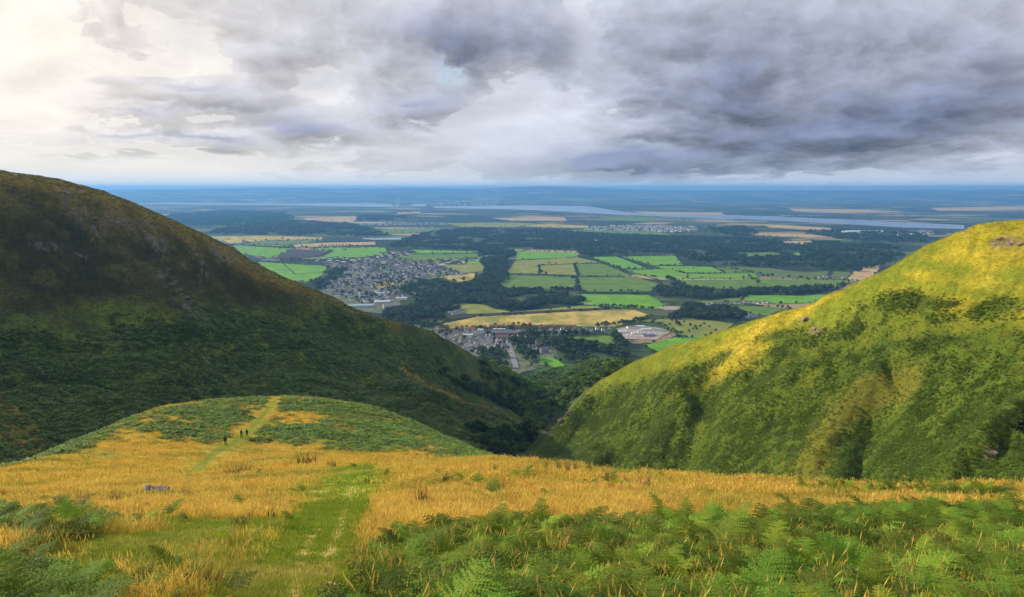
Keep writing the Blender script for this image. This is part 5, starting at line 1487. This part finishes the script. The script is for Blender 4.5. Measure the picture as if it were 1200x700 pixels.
x, y, z = hit(187, 582)
rk = bmesh.new(); rk.from_mesh(rock_mesh(5, .56, .34, .24, M_rock))
t = rock_mesh(8, .17, .22, .17, M_rock); t.transform(Matrix.Translation((-.34, 0, .12))); rk.from_mesh(t)
t = rock_mesh(11, .34, .3, .10, M_rock); t.transform(Matrix.Translation((.12, -.04, .10))); rk.from_mesh(t)
me = bpy.data.meshes.new('boulder'); rk.to_mesh(me); rk.free(); me.transform(Matrix.Scale(1.1, 4)); me.materials.append(M_rock)
o = link('boulder', me); o.location = (x, y, z + .12); o.rotation_euler = (0, .06, .1)
tag(o, 'grey weathered boulder with a hump at one end lying in the golden grass', 'boulder')
for k, (px, py, s, lab) in enumerate(((1174,284,1.9,'brown crag of broken rock near the top of the sunlit hill'),(1183,287,1.3,None),(1165,288,1.1,None),(1196,289,1.4,None),(1128,267,1.2,None),(1121,269,.9,None),(1136,266,.9,None),(944,374,2.4,'small dark rock outcrop low on the sunlit hill grass'),(954,388,1.6,'tan rock patch just below the small dark outcrop'),(959,390,1.3,None),(1163,533,1.5,'grey rock with a pale face amid the bracken of the sunlit hill'),(658,494,3.0,None),(648,503,2.6,None),(668,486,2.5,None),(640,509,2.6,None))):
    x, y, z = hit(px, py); 
    if z <= 0: continue
    o = link('crag', rock_mesh(40 + k, s * 1.3, s, s * .6, M_crag if px > 720 else M_dcrag, .5)); o.location = (x, y, z - .1*s); o.rotation_euler = (0, 0, k)
    gl_ = 620 < px < 700
    tag(o, lab or ('dark crag above the glen at the edge of the sunlit hill' if gl_ else 'broken brown rock on the crest of the sunlit hill'), 'crag', None if lab else ('crags above the glen' if gl_ else 'rocks on the sunlit crest'))
for k, (px, py, s) in enumerate(((196,318,3),(204,332,3.6),(210,340,2.6),(218,352,3),(228,362,2.4),(110,258,2.4),(262,303,2))):
    x, y, z = hit(px, py); o = link('crag', rock_mesh(70 + k, s * 1.2, s, s * .55, simple('grey_crag', (.085, .078, .066), .95, .45, .5, .7) if k == 0 else bpy.data.materials['grey_crag'], .5)); o.location = (x, y, z - .15*s); o.rotation_euler = (0, 0, k * 1.3)
    tag(o, 'grey crag on the steep upper face of the shaded hill', 'crag', 'crags on the shaded hill')
# bushes on the hills
for k, (px, py, s, lab) in enumerate(((1197,512,.55,'round dark bush at the edge of the bracken on the sunlit hill'),)):
    x, y, z = hit(px, py); o = empty('bush', (x, y, z - 1.0), 1.0 * k, s); link('stem', BROAD[k][0], o); link('foliage', BROAD[k][1], o); tag(o, lab, 'bush')

# ------------------------------------------------------------------ the three walkers
M_skin = simple('skin', (.42, .26, .19), .6, .05, 8); M_dark = simple('black_jacket', (.012, .012, .015), .8, .2, 6); M_trs = simple('dark_trousers', (.018, .018, .022), .9, .2, 6); M_hair = simple('dark_hair', (.02, .014, .01), .7, .3, 20); M_pack = simple('dark_rucksack', (.02, .022, .03), .8, .2, 6)


def skin_obj(name, joints, edges, mat, parent, root=0, levels=1):
    me = bpy.data.meshes.new(name); me.from_pydata([j[:3] for j in joints], edges, []); o = link(name, me, parent); me.materials.append(mat)
    md = o.modifiers.new('skin', 'SKIN'); md.use_smooth_shade = True
    for i, j in enumerate(joints):
        v = me.skin_vertices[0].data[i]; v.radius = (j[3], j[4] if len(j) > 4 else j[3]); v.use_root = (i == root)
    o.modifiers.new('sub', 'SUBSURF').render_levels = levels; o.modifiers['sub'].levels = levels
    return o


def person(px, py, rz, stride, label, pack, sc=1.0):
    x, y, z = hit(px, py); root = empty('person', (x, y, z), R(rz), sc)
    s = stride
    J = [(0,0,.95,.15,.12),(0,0,1.15,.14,.11),(0,.0,1.36,.17,.12),(0,.01,1.48,.06),(0,.02,1.56,.065),(0,.03,1.64,.092,.10),(0,.02,1.72,.07)]
    E = [(0,1),(1,2),(2,3),(3,4),(4,5),(5,6)]
    legs = []
    for sd in (-1, 1):
        k = len(J); f = s * sd
        J += [(sd*.095,0,.88,.095),(sd*.10,f*.5+.03,.50,.062),(sd*.10,f-.02,.10,.042),(sd*.11,f+.12,.035,.036)]
        E += [(0,k),(k,k+1),(k+1,k+2),(k+2,k+3)]
        k = len(J); g = -s * sd * .6
        J += [(sd*.20,0,1.40,.062),(sd*.26,g*.4-.02,1.14,.046),(sd*.26,g+.08,.92,.034),(sd*.26,g+.11,.85,.03)]
        E += [(2,k),(k,k+1),(k+1,k+2),(k+2,k+3)]
        h = k + 3
        for q, (dx, l) in enumerate(((-.024,.062),(-.008,.078),(.010,.084),(.026,.074))):
            n = len(J); J += [(sd*.26 + .3*dx, g+.125+dx, .80, .009),(sd*.255, g+.13+dx, .80-l*.6, .008)]; E += [(h,n),(n,n+1)]
        n = len(J); J += [(sd*.235, g+.155, .835, .010),(sd*.225, g+.165, .79, .009)]; E += [(h,n),(n,n+1)]
    skin_obj('body', J, E, M_skin, root)
    JJ = [(0,0,.90,.185,.15),(0,0,1.15,.175,.145),(0,0,1.37,.20,.15),(0,.01,1.47,.085)]; JE = [(0,1),(1,2),(2,3)]
    for sd in (-1, 1):
        k = len(JJ); g = -s * sd * .6
        JJ += [(sd*.205,0,1.40,.085),(sd*.265,g*.4-.02,1.14,.068),(sd*.262,g+.07,.94,.05)]; JE += [(2,k),(k,k+1),(k+1,k+2)]
    skin_obj('jacket', JJ, JE, M_dark, root)
    TJ = [(0,0,.94,.165,.14)]; TE = []
    for sd in (-1, 1):
        k = len(TJ); f = s * sd
        TJ += [(sd*.095,0,.86,.112),(sd*.10,f*.5+.03,.50,.08),(sd*.10,f-.02,.12,.066)]; TE += [(0,k),(k,k+1),(k+1,k+2)]
    skin_obj('trousers', TJ, TE, M_trs, root)
    skin_obj('hair', [(0,-.02,1.67,.095,.095),(0,.01,1.735,.085),(0,-.05,1.60,.07)], [(0,1),(0,2)], M_hair, root)
    for sd in (-1, 1):
        b = MB(); f = s * sd; b.box(sd*.10-.05, sd*.10+.05, f-.09, f+.17, .0, .10, .01); b.build('shoe', M_dark, root)
        b = MB(); b.tube([(sd*.034,.115,1.655),(sd*.034,.128,1.655)], [.012,.008], 8); b.build('eye', M_hair, root)
    tag(root, label, 'person')
    if pack:
        p = MB(); p.box(-.16, .16, -.36, -.15, 1.0, 1.48, .03); p.box(-.12, .12, -.42, -.362, 1.02, 1.25, .02)
        r = empty('rucksack', (x, y, z), R(rz), sc); p.build('bag', M_pack, r)
        st = MB(); st.tube([(-.11,-.16,1.46),(-.12,.02,1.55),(-.12,.15,1.40),(-.13,-.14,1.05)], [.02]*4, 6); st.tube([(.11,-.16,1.46),(.12,.02,1.55),(.12,.15,1.40),(.13,-.14,1.05)], [.02]*4, 6); st.build('strap', M_pack, r)
        tag(r, 'dark rucksack on the back of the lone walker lower on the path', 'rucksack')


person(264.5, 522.5, -15, .20, 'lone walker in dark clothes with a rucksack, lower on the knoll path', True, .90)
person(283, 513, -20, .16, 'walker in black jacket, left one of the pair higher on the knoll path', False, .88)
person(289.5, 512, -10, .22, 'slim walker in black, right one of the pair higher on the knoll path', False, .86)
# ------------------------------------------------------------------ light: sun from the left front, broken cloud
SUN_AZ, SUN_EL = -69.0, 25.0
sv = Vector((math.sin(R(SUN_AZ)) * math.cos(R(SUN_EL)), math.cos(R(SUN_AZ)) * math.cos(R(SUN_EL)), math.sin(R(SUN_EL))))
sd_ = bpy.data.lights.new('sun', 'SUN'); sd_.energy = 5.0; sd_.angle = R(.5); sd_.color = (1, .90, .74)
so = bpy.data.objects.new('sun', sd_); COL.objects.link(so); so.rotation_euler = sv.to_track_quat('Z', 'Y').to_euler(); so.location = (-300, 100, 900)

wd = bpy.data.worlds.new('World'); scene.world = wd; wd.use_nodes = True
wd.node_tree.nodes.clear(); nt = NT(wd.node_tree)
out = nt.node('ShaderNodeOutputWorld'); bg = nt.node('ShaderNodeBackground'); bg.inputs['Strength'].default_value = .1
sky = nt.node('ShaderNodeTexSky', sky_type='NISHITA'); sky.sun_disc = False; sky.sun_elevation = R(SUN_EL); sky.sun_rotation = R(SUN_AZ); sky.altitude = 300
tc = nt.node('ShaderNodeTexCoord'); D = tc.outputs['Generated']
sep = nt.node('ShaderNodeSeparateXYZ'); nt.put(sep.inputs[0], D)
az = nt.m('ARCTAN2', sep.outputs[0], sep.outputs[1]); el = nt.m('ARCSINE', sep.outputs[2])
EL = nt.m('MAXIMUM', el, 0.0)
lev = nt.m('LOGARITHM', nt.m('ADD', EL, .045), math.e)


def deg(px, py):
    a, t = ray(px, py); return float(a), float(math.atan(t))


def bump_at(px, py, rx, ry, ang=0.0):
    """a bank of cloud centred where the photograph has one: soft ellipse in azimuth and elevation"""
    a, e = deg(px, py); ca, sa = math.cos(R(ang)), math.sin(R(ang))
    dx = nt.m('SUBTRACT', AZW, a); dy = nt.m('SUBTRACT', ELW, e)
    u = nt.m('MULTIPLY', nt.m('ADD', nt.m('MULTIPLY', dx, ca), nt.m('MULTIPLY', dy, sa)), F / rx)
    v = nt.m('MULTIPLY', nt.m('ADD', nt.m('MULTIPLY', dx, -sa), nt.m('MULTIPLY', dy, ca)), F / ry)
    return nt.m('EXPONENT', nt.m('MULTIPLY', nt.m('ADD', nt.m('MULTIPLY', u, u), nt.m('MULTIPLY', v, v)), -1))


def cloud_field(oa, oe, detail):
    """density of the broken deck seen in direction (azimuth + oa, elevation + oe)"""
    global AZW, ELW
    a0 = nt.m('ADD', az, oa); e0 = nt.m('ADD', EL, oe)
    lv = nt.m('LOGARITHM', nt.m('ADD', nt.m('MAXIMUM', e0, -.02), .08), math.e)
    p = nt.comb(nt.m('MULTIPLY', a0, 5.0), nt.m('MULTIPLY', lv, 2.1), .37)
    w1 = nt.noise(p, 1.1, 3, .55); w2 = nt.noise(nt.vm('ADD', p, (7.1, 3.3, 1.9)), 1.1, 3, .55)
    c1 = nt.m('SUBTRACT', w1, .5); c2 = nt.m('SUBTRACT', w2, .5)
    pw = nt.vm('ADD', p, nt.vm('SCALE', nt.comb(c1, c2, 0), scale=.35))
    billow = nt.noise(pw, 1.5, 4, .5)
    puff = nt.noise(nt.vm('ADD', pw, (3.1, 8.7, 4.4)), 2.9, detail, .58)           # the small heads of cloud
    vo = nt.node('ShaderNodeTexVoronoi', voronoi_dimensions='2D', feature='SMOOTH_F1'); nt.put(vo.inputs['Vector'], nt.vm('ADD', pw, nt.vm('SCALE', nt.comb(nt.m('SUBTRACT', puff, .5), nt.m('SUBTRACT', billow, .5), 0), scale=.5)))
    nt.put(vo.inputs['Scale'], 2.6); vo.inputs['Smoothness'].default_value = .25; vo.inputs['Detail'].default_value = 4; vo.inputs['Roughness'].default_value = .55; vo.inputs['Randomness'].default_value = 1; vo.normalize = True
    heap = nt.m('SUBTRACT', .30, vo.outputs['Distance'])          # rounded heads
    bw = nt.m('SUBTRACT', billow, .5); pf = nt.m('ADD', nt.m('MULTIPLY', nt.m('SUBTRACT', puff, .5), .55), nt.m('MULTIPLY', heap, .9))
    AZW = nt.m('ADD', a0, nt.m('ADD', nt.m('MULTIPLY', c1, .06), nt.m('MULTIPLY', pf, .07))); ELW = nt.m('ADD', e0, nt.m('ADD', nt.m('MULTIPLY', c2, .035), nt.m('MULTIPLY', pf, .05)))
    banks = None
    for (px, py, rx, ry, ang, wt) in BANKS:
        q = nt.m('MULTIPLY', bump_at(px, py, rx, ry, ang), wt)
        banks = q if banks is None else nt.m('ADD', banks, q)
    return nt.m('ADD', nt.m('MULTIPLY', bw, 1.1), nt.m('MULTIPLY', pf, .80)), nt.m('MULTIPLY', banks, 1.3), billow


BANKS = [(480, 28, 190, 34, -4, .40), (340, 75, 130, 28, -10, .24), (580, 55, 120, 34, 0, .34), (830, 85, 150, 65, 6, .50), (960, 160, 260, 42, 8, .62), (700, 188, 110, 20, 4, .55), (1130, 100, 130, 80, 0, .34), (1000, 20, 260, 60, 0, .24),
         (362, 148, 62, 17, -6, .66), (505, 118, 52, 15, 0, .56), (215, 106, 95, 9, 3, .62), (180, 160, 130, 7, 2, .66), (262, 168, 32, 8, 0, .55), (200, 130, 90, 9, 4, .48), (330, 205, 60, 5, 0, .5), (130, 190, 60, 6, 0, .45), (480, 200, 70, 5, 0, .5), (120, 20, 60, 40, 0, .14), (450, 190, 80, 10, 0, .22), (60, 185, 60, 8, 0, .15),
         (10, 70, 170, 110, 0, -.20), (300, 205, 420, 12, 0, -.16), (610, 122, 60, 26, 10, -.30), (690, 30, 26, 60, 20, -.38), (740, 150, 70, 14, -25, -.22), (640, 150, 70, 30, 0, -.22), (1010, 207, 70, 5, 0, -.5), (870, 208, 300, 5, 0, -.25), (1150, 185, 80, 10, 0, -.25)]
n0, k0, b0 = cloud_field(0.0, 0.0, 7); d0 = nt.m('ADD', n0, k0)
n1_, k1, b1 = cloud_field(-.016, .016, 5)                     # towards the sun: how much cloud stands in the light's way
lit = nt.m('ADD', nt.m('SUBTRACT', n0, n1_), nt.m('MULTIPLY', nt.m('SUBTRACT', k0, k1), .5))
hole = nt.m('ADD', nt.m('MULTIPLY', bump_at(515, 70, 34, 13, -14), .9), nt.m('MULTIPLY', bump_at(560, 190, 70, 7, 0), .2))
cover = nt.m('SUBTRACT', 1.0, nt.maprange(hole, .1, .9, 0, .3))
dB = nt.m('SUBTRACT', d0, .02)
edge = nt.maprange(dB, -.01, .08, 0, 1)                   # the outline of the cumulus
thick = nt.m('MULTIPLY', edge, nt.maprange(dB, .0, 1.05, .22, 1, 'LINEAR'))
veil = nt.maprange(nt.noise(nt.comb(nt.m('MULTIPLY', az, 6.0), nt.m('MULTIPLY', el, 26.0), 2.2), 1.2, 5, .55), .3, .7, .0, .42)
sa0, se0 = R(-41), R(9)
glow_d = nt.m('SQRT', nt.m('ADD', nt.m('POWER', nt.m('MULTIPLY', nt.m('SUBTRACT', az, sa0), 1.0), 2), nt.m('POWER', nt.m('MULTIPLY', nt.m('SUBTRACT', el, se0), 1.6), 2)))
glow = nt.maprange(glow_d, .0, .80, 1, 0)
bright = nt.mix(glow, (.68, .71, .79), (1.05, .94, .79))            # thin high cloud, light shining through
bright = nt.mix(nt.m('MULTIPLY', nt.m('MULTIPLY', veil, nt.m('SUBTRACT', 1.0, edge)), nt.m('SUBTRACT', 1.0, nt.m('MULTIPLY', glow, .75))), bright, (.40, .43, .52))
shade = nt.mix(glow, (.160, .182, .268), (.25, .25, .32))           # thick cloud seen from below
cc = nt.mix(thick, bright, shade)
k = nt.m('ADD', 1.0, nt.m('MULTIPLY', nt.m('MULTIPLY', nt.maprange(lit, -.30, .30, -1, 1, 'LINEAR'), nt.m('ADD', thick, .15)), .62))
cc = nt.vm('SCALE', cc, scale=k)
warm = nt.m('MULTIPLY', nt.maprange(el, .0, .085, 1, 0), nt.maprange(az, -.5, .25, 1, .02))
cc = nt.mix(nt.m('MULTIPLY', warm, .65), cc, (1.0, .91, .74))
hz = nt.maprange(el, .0, .022, 1, 0)
cc = nt.mix(nt.m('MULTIPLY', hz, .5), cc, (.80, .84, .88))
col = nt.vm('SCALE', cc, scale=10.0)
skyc = nt.vm('ADD', nt.vm('SCALE', sky.outputs[0], scale=.9), (3.4, 4.6, 5.6))
final = nt.mix(cover, skyc, col)
nt.put(bg.inputs['Color'], final); nt.l.new(bg.outputs[0], out.inputs[0])
wd.cycles.sampling_method = 'NONE'

# ------------------------------------------------------------------ haze over the plain
HAZE = True
if HAZE:
    hb = MB(); hb.box(-51500, 51500, -300, 53000, -30, 452)
    hm = bpy.data.materials.new('haze_air'); hm.use_nodes = True; hm.node_tree.nodes.clear(); ht = NT(hm.node_tree)
    ho = ht.node('ShaderNodeOutputMaterial'); pv = ht.node('ShaderNodeVolumePrincipled')
    pv.inputs['Color'].default_value = (.19, .51, 1.0, 1); pv.inputs['Density'].default_value = 5.2e-5; pv.inputs['Anisotropy'].default_value = .25
    ht.l.new(pv.outputs[0], ho.inputs['Volume'])
    ob = hb.build('haze', hm); tag(ob, 'blue haze thickening over the far plain', 'haze', None, 'stuff')
    scene.cycles.volume_bounces = 0

# ------------------------------------------------------------------ camera and render settings
cam = bpy.data.cameras.new('camera'); co = bpy.data.objects.new('camera', cam); COL.objects.link(co)
cam.sensor_fit = 'HORIZONTAL'; cam.sensor_width = 36; cam.lens = 36 * F / 1200; cam.clip_start = .1; cam.clip_end = 120000
co.location = (0, 0, H); co.rotation_euler = (R(90) - PITCH, 0, 0); scene.camera = co
scene.view_settings.view_transform = 'Standard'; scene.view_settings.look = 'None'; scene.view_settings.exposure = .15; scene.view_settings.gamma = 1
scene.view_settings.use_curve_mapping = False
scene.render.engine = 'CYCLES'
cy = scene.cycles
cy.max_bounces = 5; cy.diffuse_bounces = 2; cy.glossy_bounces = 2; cy.transmission_bounces = 3; cy.transparent_max_bounces = 4
cy.use_denoising = True
try: cy.denoiser = 'OPENIMAGEDENOISE'; cy.denoising_prefilter = 'ACCURATE'
except Exception: pass
cy.use_adaptive_sampling = True; cy.adaptive_threshold = .02
cy.use_light_tree = False
cy.caustics_reflective = False; cy.caustics_refractive = False
cy.sample_clamp_indirect = 6
